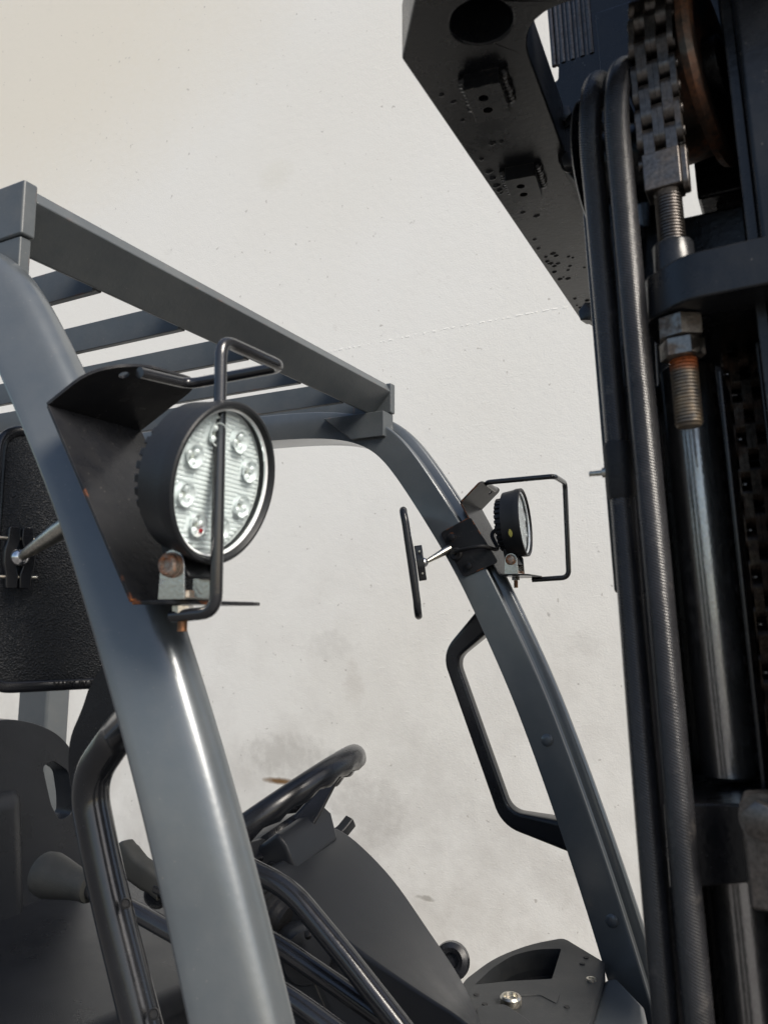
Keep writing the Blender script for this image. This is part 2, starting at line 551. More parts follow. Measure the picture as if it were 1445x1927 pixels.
# ------------------------------------------------------------------ setting
WALL_Y = 2.6
def wall_mat():
    m, nt, b = new_mat('painted_plaster')
    co = world_pos(nt)
    sp = node(nt, 'ShaderNodeSeparateXYZ'); nt.links.new(co, sp.inputs[0])
    X, Z = sp.outputs[0], sp.outputs[2]
    big = noise(nt, co, .9, 4.0, .55)
    mid = noise(nt, co, 3.2, 6.0, .62)
    fine = noise(nt, co, 28.0, 8.0, .65)
    c = mix(nt, ramp(nt, big, .35, .65), (.752, .738, .692), (.776, .768, .734))
    c = mix(nt, math_n(nt, 'MULTIPLY', ramp(nt, mid, .50, .85), .06), c, (.64, .60, .54))
    # patchy darker tone, stronger towards the foot of the wall
    low = ramp(nt, math_n(nt, 'MULTIPLY', math_n(nt, 'ADD', Z, math_n(nt, 'MULTIPLY', mid, 1.0)), .25), .28, .62, (1, 1, 1, 1), (0, 0, 0, 1))
    c = mix(nt, math_n(nt, 'MULTIPLY', math_n(nt, 'MULTIPLY', low, ramp(nt, noise(nt, co, 4.0, 7.0, .66), .42, .70)), .60), c, (.50, .475, .44))
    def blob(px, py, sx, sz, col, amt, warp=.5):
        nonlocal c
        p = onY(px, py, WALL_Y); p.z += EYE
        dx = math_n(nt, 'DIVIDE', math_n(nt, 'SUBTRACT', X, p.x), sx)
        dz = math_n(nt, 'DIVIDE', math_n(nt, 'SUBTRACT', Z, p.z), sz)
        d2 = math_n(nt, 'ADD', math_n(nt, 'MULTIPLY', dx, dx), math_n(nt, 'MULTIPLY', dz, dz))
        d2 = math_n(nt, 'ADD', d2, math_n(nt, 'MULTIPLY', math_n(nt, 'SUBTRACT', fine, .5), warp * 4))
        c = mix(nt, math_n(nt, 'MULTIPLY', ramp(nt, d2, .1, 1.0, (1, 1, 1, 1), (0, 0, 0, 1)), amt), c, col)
    blob(60, 120, 1.9, 1.15, (.722, .676, .575), .80, .12)      # warm bounced light painted into the upper-left wall colour
    blob(528, 1470, .095, .015, (.17, .09, .028), 1.0, .28)
    blob(545, 1425, .24, .10, (.36, .34, .31), .42, .6)
    blob(620, 1215, .12, .06, (.45, .43, .40), .22, .9)
    blob(665, 1290, .05, .09, (.46, .42, .37), .25, .9)
    blob(690, 1530, .18, .14, (.46, .44, .41), .42, .8)
    blob(1100, 1215, .06, .05, (.44, .42, .39), .20, .9)
    blob(520, 330, .10, .08, (.64, .62, .53), .25, .3)
    blob(800, 1690, .05, .010, (.25, .23, .2), .6, .9)
    specks = ramp(nt, noise(nt, co, 46.0, 2.0, .5), .735, .755)
    c = mix(nt, math_n(nt, 'MULTIPLY', specks, .55), c, (.33, .31, .28))
    rub = math_n(nt, 'MULTIPLY', ramp(nt, noise(nt, co, 7.0, 9.0, .78), .60, .72), ramp(nt, big, .42, .60))
    c = mix(nt, math_n(nt, 'MULTIPLY', rub, .42), c, (.50, .47, .43))
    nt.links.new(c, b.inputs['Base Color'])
    nt.links.new(ramp(nt, mid, .3, .7, (.46, .46, .46, 1), (.50, .50, .50, 1)), b.inputs['Roughness'])
    # relief: grain of the roller, slight unevenness, trowel strokes, chipped flecks
    p = bump(nt, b, noise(nt, co, 170.0, 4.0, .6), .20, .0030)
    p = bump(nt, b, noise(nt, co, 34.0, 6.0, .62), .10, .0060, p)
    mp = node(nt, 'ShaderNodeMapping')
    mp.inputs['Scale'].default_value = (5.0, 1.0, 26.0)
    mp.inputs['Rotation'].default_value = (0, R(28), 0)
    nt.links.new(co, mp.inputs['Vector'])
    strokes = ramp(nt, noise(nt, mp.outputs[0], 3.0, 6.0, .7), .60, .68)
    p = bump(nt, b, math_n(nt, 'MULTIPLY', strokes, ramp(nt, mid, .46, .60)), .16, .0030, p)
    chips = ramp(nt, noise(nt, co, 14.0, 9.0, .80), .67, .70)
    p = bump(nt, b, chips, .25, .0040, p)
    # the row of little drips along an old shutter line and one hairline crack
    def line(a, bq, width, broken, amt):
        nonlocal p
        A, B = onY(*a, WALL_Y), onY(*bq, WALL_Y)
        k = (B.z - A.z) / (B.x - A.x)
        zl = math_n(nt, 'ADD', math_n(nt, 'MULTIPLY', math_n(nt, 'SUBTRACT', X, A.x), k), A.z + EYE)
        dz = math_n(nt, 'ABSOLUTE', math_n(nt, 'ADD', math_n(nt, 'SUBTRACT', Z, zl), math_n(nt, 'MULTIPLY', math_n(nt, 'SUBTRACT', mid, .5), .02)))
        m1 = ramp(nt, dz, width * .5, width, (1, 1, 1, 1), (0, 0, 0, 1))
        xin = math_n(nt, 'MULTIPLY', math_n(nt, 'GREATER_THAN', X, min(A.x, B.x)), math_n(nt, 'LESS_THAN', X, max(A.x, B.x)))
        m1 = math_n(nt, 'MULTIPLY', m1, xin)
        if broken: m1 = math_n(nt, 'MULTIPLY', m1, ramp(nt, noise(nt, co, 55.0, 2.0, .5), .50, .56))
        p = bump(nt, b, m1, amt, .006, p)
    line((620, 661), (1110, 570), .0040, True, .22)
    line((525, 950), (800, 880), .002, False, -.5)
    return m
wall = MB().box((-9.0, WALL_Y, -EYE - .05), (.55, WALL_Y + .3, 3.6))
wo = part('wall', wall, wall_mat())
wo['label'] = 'off-white painted plaster wall, scuffed and stained, behind the forklift'
wo['category'] = 'wall'
gm, gnt, gb = new_mat('yard_concrete')
gco = world_pos(gnt)
gn = noise(gnt, gco, 1.2, 8.0, .65)
gnt.links.new(mix(gnt, ramp(gnt, gn, .3, .7), (.085, .083, .08), (.125, .12, .115)), gb.inputs['Base Color'])
gb.inputs['Roughness'].default_value = .85
bump(gnt, gb, noise(gnt, gco, 60.0, 6.0, .6), .3, .004)
g = part('ground', MB().add([(-120, -120, -EYE), (120, -120, -EYE), (120, 120, -EYE), (-120, 120, -EYE)], [(0, 1, 2, 3)]), gm)
g['kind'] = 'structure'

# ------------------------------------------------------------------ the truck
TRUCK = group_empty('forklift', None, (-.75, .96, -EYE))
TRUCK['label'] = 'dark grey forklift truck with black mast, seen close up beside the plaster wall'
TRUCK['category'] = 'forklift'
YC = .96                                    # centre line of the truck

# ---- front pillars, each bending at the top into a roof rail
PILLAR = [(-.255, -.98), (-.262, -.80), (-.290, -.68), (-.331, -.538), (-.362, -.438), (-.403, -.317), (-.437, -.225), (-.472, -.128), (-.526, -.018),
          (-.561, .059), (-.602, .129), (-.657, .213), (-.708, .289), (-.740, .322), (-.780, .347), (-.850, .366), (-.976, .376), (-1.30, .380), (-1.72, .372)]
def pillar(side):
    inner = .530 if side < 0 else YC + .40
    kb = .74 if side < 0 else 1.12
    path = catmull([(x, inner, z) for x, z in PILLAR], 5)
    for _ in range(26):
        path = [path[0]] + [path[i] * .5 + (path[i - 1] + path[i + 1]) * .25 for i in range(1, len(path) - 1)] + [path[-1]]
    sec = [(0, 0), (.0500, 0), (.0545, .0006), (.0565, .0025), (.0570, .0070), (.0560, .0090), (.0510, .0108), (.0503, .0125), (.0520, .0250), (.0535, .0270),
           (.0660, .0300), (.0685, .0320), (.0700, .0350), (.0700, .0430), (.0685, .0480), (.0650, .0530), (.0590, .0580), (.0500, .0640),
           (.0400, .0690), (.0280, .0730), (.0160, .0755), (.0070, .0760), (.0035, .0750), (.0010, .0725), (0, .0680)]
    if side < 0:                             # the near side of the truck has the plain rounded profile
        sec = [(0, 0), (.046, 0), (.0500, .0010), (.0530, .0035), (.0548, .0070), (.0556, .0110), (.0560, .0160), (.0560, .0230), (.0556, .0300), (.0545, .0360), (.0525, .0410),
               (.0495, .0452), (.0460, .0487), (.0420, .0517), (.0370, .0550), (.0280, .0608), (.0190, .0664), (.0120, .0706), (.0075, .0730), (.0042, .0738), (.0016, .0726), (0, .0690)]
    # B x T must point to the front: path runs from the foot up and back
    sec2 = [(p, q * side * kb) for p, q in sec]
    mb = MB().sweep(path, [(p, q) for p, q in sec2], B=(0, 1, 0))
    return mb
near_pillar = part('front_pillar', pillar(-1), GREY, TRUCK, label='grey rounded front pillar on the lever side', angle=28)
far_pillar = part('front_pillar', pillar(1), GREY, TRUCK, label='grey grooved front pillar with grab handle by the wall', angle=28)
def pillar_front(z):
    for (x0, z0), (x1, z1) in zip(PILLAR, PILLAR[1:]):
        if z0 <= z <= z1:
            t = (z - z0) / (z1 - z0); x = x0 + (x1 - x0) * t
            dx, dz = x1 - x0, z1 - z0; l = math.hypot(dx, dz)
            return Vector((x, 0, z)), Vector((dz / l, 0, -dx / l)), Vector((dx / l, 0, dz / l))
# rivets on the inner face of the far pillar
rv = shared('rivet', MB().lathe([(.0105, 0), (.0105, .0012), (.0085, .0028), (.0045, .0038), (0, .004)], Matrix(), 24), GREY)
for px, py in ((1029, 1393), (1151, 1733)):
    inst('rivet', rv, axes(onY(px, py, YC + .3995), (0, -1, 0)), far_pillar)

# rear pillars and the roof frame
for s in (-1, 1):
    inner = YC + s * .40
    a, b = min(inner, inner + s * .07), max(inner, inner + s * .07)
    part('rear_pillar', MB().hexa([Vector(p) for p in ((-1.76, a, -.62), (-1.655, a, -.62), (-1.655, b, -.62), (-1.76, b, -.62), (-1.74, a, .374), (-1.635, a, .374), (-1.635, b, .374), (-1.74, b, .374))]), GREY, TRUCK, .008)
roof = group_empty('overhead_guard', TRUCK, (-1.2, YC, .40), 'dark grey slatted overhead guard')
YN, YF = .526, 1.394
def beam_sec(y0, y1):
    mb = MB()
    secp = [(-.764, .4060), (-.757, .4035), (-.7165, .4475), (-.7245, .4635), (-.764, .4635)]
    n = len(secp)
    vs = [(x, y, z) for y in (y0, y1) for x, z in secp]
    fs = [tuple(range(n)), tuple(reversed(range(n, 2 * n)))] + [(i, n + i, n + (i + 1) % n, (i + 1) % n) for i in range(n)]
    return mb.add(vs, fs)
part('front_beam', beam_sec(YN + .0185, YF - .0185), ROOFGREY, roof, .0016)
part('rear_beam', MB().box((-1.735, YN + .02, .392), (-1.69, YF - .02, .4635)), ROOFGREY, roof, .002)
for s in (-1, 1):
    yo = YC + s * (YC - YN)                # outer face
    a, b = sorted((yo, yo - s * .018))
    part('side_beam', MB().box((-1.74, a, .405), (-.800, b, .4600)), ROOFGREY, roof, .0025)
    part('corner_cap', MB().hexa([Vector(p) for p in ((-.802, a, .404), (-.7155, a, .404), (-.7155, b, .404), (-.802, b, .404), (-.802, a, .466), (-.7155, a, .466), (-.7155, b, .466), (-.802, b, .466))]), ROOFGREY, roof, .003)
    a2, b2 = sorted((yo - s * .002, yo - s * (.016 if s < 0 else .044)))
    part('corner_stub', MB().hexa([Vector(p) for p in ((-.792, a2, .352), (-.719, a2, .352), (-.719, b2, .352), (-.792, b2, .352), (-.860, a2, .4035), (-.719, a2, .4035), (-.719, b2, .4035), (-.860, b2, .4035))]), ROOFGREY, roof, .002)
for y in (.675, .828, .976, 1.124, 1.268):
    sl = MB().hexa([Vector(p) for p in ((-1.70, y - .004, .4045), (-.7645, y - .004, .4045), (-.7645, y + .006, .4045), (-1.70, y + .006, .4045),
                                         (-1.70, y - .005, .4460), (-.7645, y - .005, .4460), (-.7645, y + .005, .4460), (-1.70, y + .005, .4460))])
    so = part('slat', sl, ROOFGREY, roof, .0012)
    wb = MB()
    for k in range(7):                       # the weld bead where the slat meets the beam
        wb.lathe([(0, -.003), (.0022, -.0022), (.0032, 0), (.0022, .0022), (0, .003)], Matrix.Translation((-.7645 + .0028 * math.sin(k * 2.1), y - .0065, .4055 + k * .005)), 8)
    part('weld_bead', wb, ROOFGREY, so)
part('drain_hole', MB().lathe([(0, 0), (.0042, 0), (.0042, .0006), (0, .0007)], axes(onX(512, 638, -.7335) + Vector((.004, 0, 0)), (.74, 0, -.68)), 14), RUBBER, roof)

# ---- work lamps
led_cup = shared('led_cup', MB().lathe([(.0092, .0050), (.0085, .0050), (.0062, .0012), (.0036, .0003), (0, .0003)], Matrix(), 24), REFLECTOR)
def led_bead_mesh():
    mb = MB()
    for k in range(3):
        a = k * 2 * math.pi / 3
        mb.lathe([(.0030, 0), (.0027, .0016), (.0015, .0028), (0, .0032)], Matrix.Translation((.0048 * math.cos(a), .0048 * math.sin(a), .0012)), 12)
    return mb
led_bead = shared('led_bead', led_bead_mesh(), REFLECTOR)
led_chip = shared('led_chip', MB().box((-.0018, -.0018, .0006), (.0018, .0018, .0016)), LEDCHIP)
def lamp(side, O, front, yaw, tilt, cage_h, lean, label, slope=.5, roof_len=1.0, cage_top=.199, pivot_back=.034):
    """O: centre of the lower fold of the bracket; front: centre of the lamp rim; y_out grows away from the truck"""
    O = Vector(O)
    Lp = lambda x, y, z: O + Vector((x, side * y, z))
    L = group_empty('work_lamp', TRUCK, O, label)
    # folded bracket: back sheet along the pillar, roof flange and floor flange
    t = .0030
    dx, dz = lean
    n = Vector((dz, 0, -dx)).normalized()
    bo, bi, wi = .050, -.058, -.046
    back = MB().hexa([Lp(0, bo, 0), Lp(0, wi - .012, 0), Lp(dx, bi, dz), Lp(dx, bo, dz)] +
                     [p - n * t for p in (Lp(0, bo, 0), Lp(0, wi - .012, 0), Lp(dx, bi, dz), Lp(dx, bo, dz))])
    part('bracket_back', back, BLACK, L, .0009)
    # roof flange, cut to a rounded nose, a little raised at its front
    Mx = axes(Lp(dx, 0, dz), Vector((-slope, 0, 1)), Vector((1, 0, slope)))
    nose = ((-.0025, bo * side), (.075, bo * side), (.083, (bo - .012) * side), (.083, -.048 * side), (.076, bi * side), (-.0025, bi * side)) if side > 0 else None
    out = fillet_closed([(q[0] * roof_len, q[1]) for q in nose or ((-.0025, bo * side), (.052, (bo - .002) * side), (.078, (bo - .036) * side), (.083, -.048 * side), (.070, bi * side), (-.0025, bi * side))],
                        [.002, .03, .02, .012, .006, .002])
    part('bracket_roof', MB().plate(out, t, Mx, [circle(.060 * roof_len, .018 * side, .0045, 14)]), BLACK, L, .0008)
    floor_out = fillet_closed([(-.0005, bo * side), (.040, bo * side), (.050, (bo - .012) * side), (.050, -.040 * side), (.042, bi * side), (-.0005, bi * side)], [.002, .01, .008, .01, .01, .002])
    part('bracket_floor', MB().plate(floor_out, t, Matrix.Translation(O + Vector((0, 0, -.0032)))), BLACK, L, .0008)
    # bent guard rod
    zt, zb = cage_top, cage_top - cage_h
    gx = .016 if side > 0 else -.011
    rod = fillet([Lp(-.033, .019, zt - .006), Lp(-.031, -.040, zt - .001), Lp(.083 + gx, -.040, zt), Lp(.081 + gx, .038, zt), Lp(.083 + gx, .038, zb - .004), Lp(.030, .038, zb - .007)],
                 [0, .014, .012, .014, .014, 0], 7)
    part('guard_rod', MB().tube(rod, .0048, 16), RODBLACK, L)
    # lamp head: rim, fins, silvered insert, glass
    f = Vector(front)
    ax = Vector((math.cos(tilt) * math.cos(yaw), math.cos(tilt) * math.sin(yaw), math.sin(tilt)))
    up = Vector((0, 0, 1))
    M = axes(f, ax, up.cross(ax))
    r = .0625
    head = MB().lathe([(0, -.036), (r - .009, -.036), (r - .004, -.0345), (r - .0015, -.014), (r, -.010), (r, -.001), (r - .0012, 0), (r - .0035, 0), (r - .0045, -.001),
                       (r - .0065, -.0125), (0, -.0125)], M, 72)
    ho = part('lamp_rim', head, PLASTIC, L)
    fins = MB()
    nf = 30
    for k in range(nf):
        a = 2 * math.pi * k / nf
        Mr = M @ Matrix.Rotation(a, 4, 'Z')
        fins.box((.030, -.0030, -.048), (r - .014, .0030, -.0362), Mr)
    fins.lathe([(0, -.0480), (.040, -.0480), (.044, -.046), (.046, -.0363), (0, -.0362)], M, 40)
    part('heat_sink', fins, PLASTIC, L, .0007)
    # silvered insert: pyramids on a grid, interrupted by eight cups
    cups = [(.0375 * math.cos(R(22.5 + 45 * k)), .0375 * math.sin(R(22.5 + 45 * k))) for k in range(8)]
    ins = MB()
    ins.lathe([(0, -.0124), (r - .0068, -.0124), (r - .0068, -.0118), (0, -.0118)], M, 48)
    s = .0034
    nn = 18
    for i in range(-nn, nn + 1):
        for j in range(-nn, nn + 1):
            x, y = i * s, j * s
            if math.hypot(x, y) > r - .0100: continue
            if min(math.hypot(x - cx, y - cy) for cx, cy in cups) < .0106: continue
            h = s * .49
            pts = [M @ Vector(p) for p in ((x - h, y - h, -.0117), (x + h, y - h, -.0117), (x + h, y + h, -.0117), (x - h, y + h, -.0117), (x, y, -.0096))]
            ins.add(pts, [(0, 1, 4), (1, 2, 4), (2, 3, 4), (3, 0, 4)])
    io = part('prism_insert', ins, REFLECTOR, L, angle=15)
    for k, (cx, cy) in enumerate(cups):
        Mc = M @ Matrix.Translation((cx, cy, -.0117)) @ Matrix.Rotation(R(45 * k + 30), 4, 'Z')
        inst('led_cup', led_cup, Mc, L)
        inst('led_bead', led_bead, Mc, L)
        inst('led_chip', led_chip, Mc, L)
    part('lamp_glass', MB().lathe([(0, -.0052), (r - .0052, -.0056), (r - .0052, -.0062), (0, -.0060)], M, 48), GLASS, L)
    part('glass_ring', MB().lathe([(r - .0075, -.0050), (r - .0060, -.0040), (r - .0050, -.0050), (r - .0052, -.0070), (r - .0075, -.0066), (r - .0075, -.0050)], M, 64), REFLECTOR, L)
    # lug under the head and the stainless saddle that carries it
    base = f - ax * .026
    piv = Vector((f.x - pivot_back, base.y, O.z + .026))
    lug = MB()
    lug.hexa([piv + Vector(p) for p in ((-.012, -.013, -.009), (.012, -.013, -.009), (.012, .013, -.009), (-.012, .013, -.009),
                                         (-.018, -.016, .024), (-.002, -.016, .018), (-.002, .016, .018), (-.018, .016, .024))])
    part('lamp_lug', lug, PLASTIC, L, .002)
    hw = .0185
    zfl = O.z + .0004
    for e in (-1, 1):
        yy = piv.y + e * hw
        ol = [(piv.x - .013, zfl), (piv.x + .013, zfl), (piv.x + .0115, piv.z)]
        ol += [(piv.x + .0115 * math.cos(R(a)), piv.z + .0115 * math.sin(R(a))) for a in range(15, 180, 15)] + [(piv.x - .0115, piv.z)]
        part('saddle_cheek', MB().plate(ol, .0016, XZ(yy + .0008)), STAINLESS, L, .0003)
        hexh = MB()
        Mb = axes((piv.x, yy + e * .0009, piv.z), (0, e, 0))
        hexh.lathe([(.0098, 0), (.0098, .0012), (0, .0013)], Mb, 24)
        if e == side: hexh.lathe([(.0088, .0013), (.0088, .0050), (.0072, .0068), (.0050, .0068), (.0042, .0045), (0, .0045)], Mb, 24)
        else: hex_prof(hexh, Mb, .0085, .0013, .0068)
        part('pivot_bolt', hexh, RUSTYSTEEL, L)
    part('saddle_base', MB().box((piv.x - .013, piv.y - hw + .0009, zfl), (piv.x + .013, piv.y + hw - .0009, zfl + .0016)), STAINLESS, L, .0003)
    bolt = MB()
    Mb = axes((piv.x, piv.y + side * .006, O.z), (0, 0, 1))
    hex_prof(bolt, Mb, .0080, .0022, .0075)
    bolt.lathe([(.0098, .0021), (.0098, .0024), (0, .0025)], Mb, 20)
    part('saddle_bolt', bolt, RUSTYSTEEL, L)
    nut = MB(); hex_prof(nut, Mb, .0078, -.0100, -.0036)
    part('saddle_nut', nut, STAINLESS, L)
    part('bolt_thread', MB().lathe(thread_prof(.0040, -.0235, -.0101, .00125, .0006), Mb, 18), COPPERY, L)
    return L, M
near_lamp, Mn = lamp(-1, (-.457, .500, .0125), (-.385, .472, .100), R(3), R(-13), .204, (-.106, .167), 'round LED work lamp with rusty bracket, tilted down, on the rounded pillar')
far_lamp, Mf = lamp(1, (-.488, 1.415, .076), (-.449, 1.393, .171), R(7), R(4), .172, (-.072, .134), 'round LED work lamp with cable, on the pillar beside the wall', .9, .66, .172, .022)
part('red_wire_end', MB().lathe([(0, -.0085), (.0016, -.0085), (.0016, -.0070), (0, -.0068)], Mn @ Matrix.Translation((-.010, -.0385, 0)), 12), REDCHIP, near_lamp)
yl = MB()
for k in range(6):
    a0, a1 = R(196 + k * 2.2), R(196 + (k + 1) * 2.2)
    w = .006 * math.sin(math.pi * (k + .5) / 6) + .001
    q = []
    for rr in (.0620, .0628):
        for a, h in ((a0, -.018 - w / 2), (a1, -.018 - w / 2), (a1, -.018 + w / 2), (a0, -.018 + w / 2)):
            q.append(Mf @ Vector((rr * math.cos(a), rr * math.sin(a), h)))
    yl.hexa(q)
part('paint_mark', yl, YELLOWMARK, far_lamp, label='yellow paint mark')
# clamp band of the far lamp on the pillar's inner face, its bolts, grommet and cable
yb = YC + .3985
def inner_face(px, py): 
    p = onY(px, py, yb); return (p.x, p.z)
band_out = fillet_closed([inner_face(828, 1003), inner_face(885, 972), inner_face(938, 1058), inner_face(872, 1087)], .008)
part('clamp_band', MB().plate(band_out, .0025, XZ(yb + .0008)), BLACK, far_lamp, .0006)
for px, py in ((850, 1011), (882, 1065)):
    hb = MB(); Mb = axes(onY(px, py, yb - .0016), (0, -1, 0))
    hb.lathe([(.0090, 0), (.0090, .0010), (0, .0011)], Mb, 20); hex_prof(hb, Mb, .0072, .0010, .0050)
    part('clamp_bolt', hb, BLACK, far_lamp)
gp = onY(858, 1043, yb - .0018)
part('grommet', MB().lathe([(.0125, 0), (.0120, .0030), (.0095, .0042), (.0070, .0030), (0, .0022)], axes(gp, (0, -1, 0)), 24), RUBBER, far_lamp)
cend = Vector(Mf @ Vector((.012, .0, -.047)))
cab = catmull([gp + Vector((0, .004, 0)), gp + Vector((.006, -.012, .004)), onY(905, 1028, 1.335), onY(935, 1033, 1.385), cend + Vector((-.018, -.004, -.016)), cend], 8)
part('lamp_cable', MB().tube(cab, .0036, 12), RUBBER, far_lamp)
cn = Vector(Mn @ Vector((.0, .010, -.047)))
part('lamp_cable', MB().tube(catmull([cn, cn + Vector((-.018, .004, -.010)), cn + Vector((-.034, .010, -.012)), cn + Vector((-.052, .016, -.004))], 6), .0036, 12), RUBBER, near_lamp)

# ---- rear-view mirrors
def mirror(side, mount, W, H, off, label, curve=.010, roll=0.0):
    mount = Vector(mount)
    L = group_empty('rear_view_mirror', TRUCK, mount, label)
    nrm = Vector((.90, side * .43, 0)).normalized()           # towards the back shell
    ux = Vector((0, 0, 1)).cross(nrm).normalized()
    M0 = Matrix.Translation(mount) @ Matrix((ux, Vector((0, 0, 1)), nrm)).transposed().to_4x4() @ Matrix.Rotation(roll, 4, 'X')
    cx, cz = off
    def shell(w, h, d0, d1, rad, bow):
        out = fillet_closed([(-w / 2, -h / 2), (w / 2, -h / 2), (w / 2, h / 2), (-w / 2, h / 2)], rad, 8)
        vs, fs = [], []
        rings = [(.0, d0), (.35, d0), (.7, d0), (.93, d0), (1.0, d0 - .002), (1.0, d1), (.9, d1), (.5, d1), (0, d1)]
        idx = []
        for s, d in rings:
            if s == 0:
                idx.append([len(vs)]); vs.append(M0 @ Vector((cx, cz, d))); continue
            ring = []
            for (x, y) in out:
                b = bow * ((y / (h / 2)) * s) ** 2 + bow * .5 * ((x / (w / 2)) * s) ** 2
                ring.append(len(vs)); vs.append(M0 @ Vector((cx + x * s, cz + y * s, d - b)))
            idx.append(ring)
        m = len(out)
        for A, Bq in zip(idx, idx[1:]):
            for i in range(m):
                j = (i + 1) % m
                if len(A) == 1: fs.append((A[0], Bq[i], Bq[j]))
                elif len(Bq) == 1: fs.append((A[i], A[j], Bq[0]))
                else: fs.append((A[i], A[j], Bq[j], Bq[i]))
        return MB().add(vs, fs), out
    sh, out = shell(W - .014, H - .014, -.006, -.014, .022, curve)
    part('mirror_shell', sh, MIRRORBACK, L)
    rimp = []
    for (x, y) in fillet_closed([(-W / 2 + .006, -H / 2 + .006), (W / 2 - .006, -H / 2 + .006), (W / 2 - .006, H / 2 - .006), (-W / 2 + .006, H / 2 - .006)], .026, 8):
        b = curve * (y / (H / 2)) ** 2 + curve * .5 * (x / (W / 2)) ** 2
        rimp.append(M0 @ Vector((cx + x, cz + y, -.011 - b)))
    part('rubber_rim', MB().tube(rimp, .0068, 12, closed=True), GLOSSPLASTIC, L)
    gl, _ = shell(W - .016, H - .016, -.0142, -.0150, .020, curve)
    part('mirror_glass', gl, MIRRORGLASS, L)
    # ball clamp: two waisted plates either side of a ball on a tapering arm
    for dxx in (-.0065, .0065):
        wst = fillet_closed([(-.0055, -.032), (.0055, -.032), (.0060, -.018), (.0085, -.008), (.0085, .008), (.0060, .018), (.0055, .032), (-.0055, .032), (-.0060, .018), (-.0030, .008), (-.0030, -.008), (-.0060, -.018)], .003, 4)
        part('clamp_plate', MB().plate([((x if dxx < 0 else -x) * -1 + dxx, y) for x, y in wst], .014, M0 @ Matrix.Translation((0, 0, -.005))), GLOSSPLASTIC, L, .0012)
    for zz in (-.020, .020):
        part('clamp_screw', MB().lathe([(0, -.021), (.0018, -.021), (.0018, .019), (0, .019)], M0 @ Matrix.Translation((0, zz, .003)) @ Matrix.Rotation(R(90), 4, 'Y'), 10), ZINC, L)
    part('ball', MB().lathe([(0 if k in (0, 12) else .0098 * math.sin(math.pi * k / 12), -.0098 * math.cos(math.pi * k / 12)) for k in range(13)], M0 @ Matrix.Translation((0, 0, .007)), 24), CHROME, L)
    return L, M0
mm = onY(35, 1050, .60); mm = mm * (.83 / mm.dot(vd))
near_mirror, M0 = mirror(-1, mm, .175, .284, (.062, .003), 'black pebbled back of a rear-view mirror behind the rounded pillar')
arm_end = Vector((-.566, .506, .098))
a0 = Vector(M0 @ Vector((0, 0, .010)))
part('mirror_arm', MB().tube([a0, a0.lerp(arm_end, .10), a0.lerp(arm_end, .35), a0.lerp(arm_end, .55), a0.lerp(arm_end, 1.0)], .0068, 20, scales=[.62, .80, 1.15, 1.35, 1.4]), ZINC, near_mirror)
txt = bpy.data.curves.new('rim_lettering', 'FONT')
txt.body = 'MADE IN TAIWAN'; txt.size = .0088; txt.extrude = .0006; txt.align_x = 'CENTER'; txt.align_y = 'CENTER'
tobj = bpy.data.objects.new('rim_lettering', txt)
C.objects.link(tobj)
dg = bpy.context.evaluated_depsgraph_get()
tme = bpy.data.meshes.new_from_object(tobj.evaluated_get(dg))
bpy.data.objects.remove(tobj)
tme.materials.clear(); tme.materials.append(GLOSSPLASTIC)
inst('rim_lettering', tme, M0 @ Matrix.Translation((.082, .003 - .142 + .0062, -.0142)), near_mirror, label='raised lettering MADE IN TAIWAN')
fm = onY(789, 1060, 1.315)
far_mirror, M1 = mirror(1, fm, .15, .200, (-.005, .0), 'black rear-view mirror seen edge-on beside the pillar near the wall', .004, R(-8))
arm_end = onY(850, 1030, 1.365)
a0 = Vector(M1 @ Vector((0, 0, .010)))
part('mirror_arm', MB().tube([a0, a0.lerp(arm_end, .35), a0.lerp(arm_end, .7), a0.lerp(arm_end, 1.0)], .0062, 16, scales=[.6, .9, 1.2, 1.2]), ZINC, far_mirror)

# ---- grab handle on the far pillar
hp = [onY(925, 1158, 1.40), onY(848, 1234, 1.40), onY(955, 1538, 1.40), onY(1082, 1572, 1.40)]
hf = fillet(hp, [0, .030, .030, 0], 8)
hpath = []
for p, q in zip(hf, hf[1:]):
    nn_ = max(1, int((q - p).length / .012))
    hpath += [p.lerp(q, k / nn_) for k in range(nn_)]
hpath.append(hf[-1])
hlen = [0.0]
for p, q in zip(hpath, hpath[1:]): hlen.append(hlen[-1] + (q - p).length)
hw = []
for l in hlen:
    t = l / hlen[-1]
    hw.append(1.0 + .85 * max(0, 1 - t / .26) ** 1.1 + 1.0 * max(0, (t - .72) / .28) ** 1.1)
hsec = fillet_closed([(-.0125, -.012), (.0125, -.012), (.0125, .012), (-.0125, .012)], .005, 4)
part('grab_handle', MB().sweep(hpath, hsec, B=(0, 1, 0), scales=hw), GLOSSPLASTIC, TRUCK, label='black D-shaped grab handle')

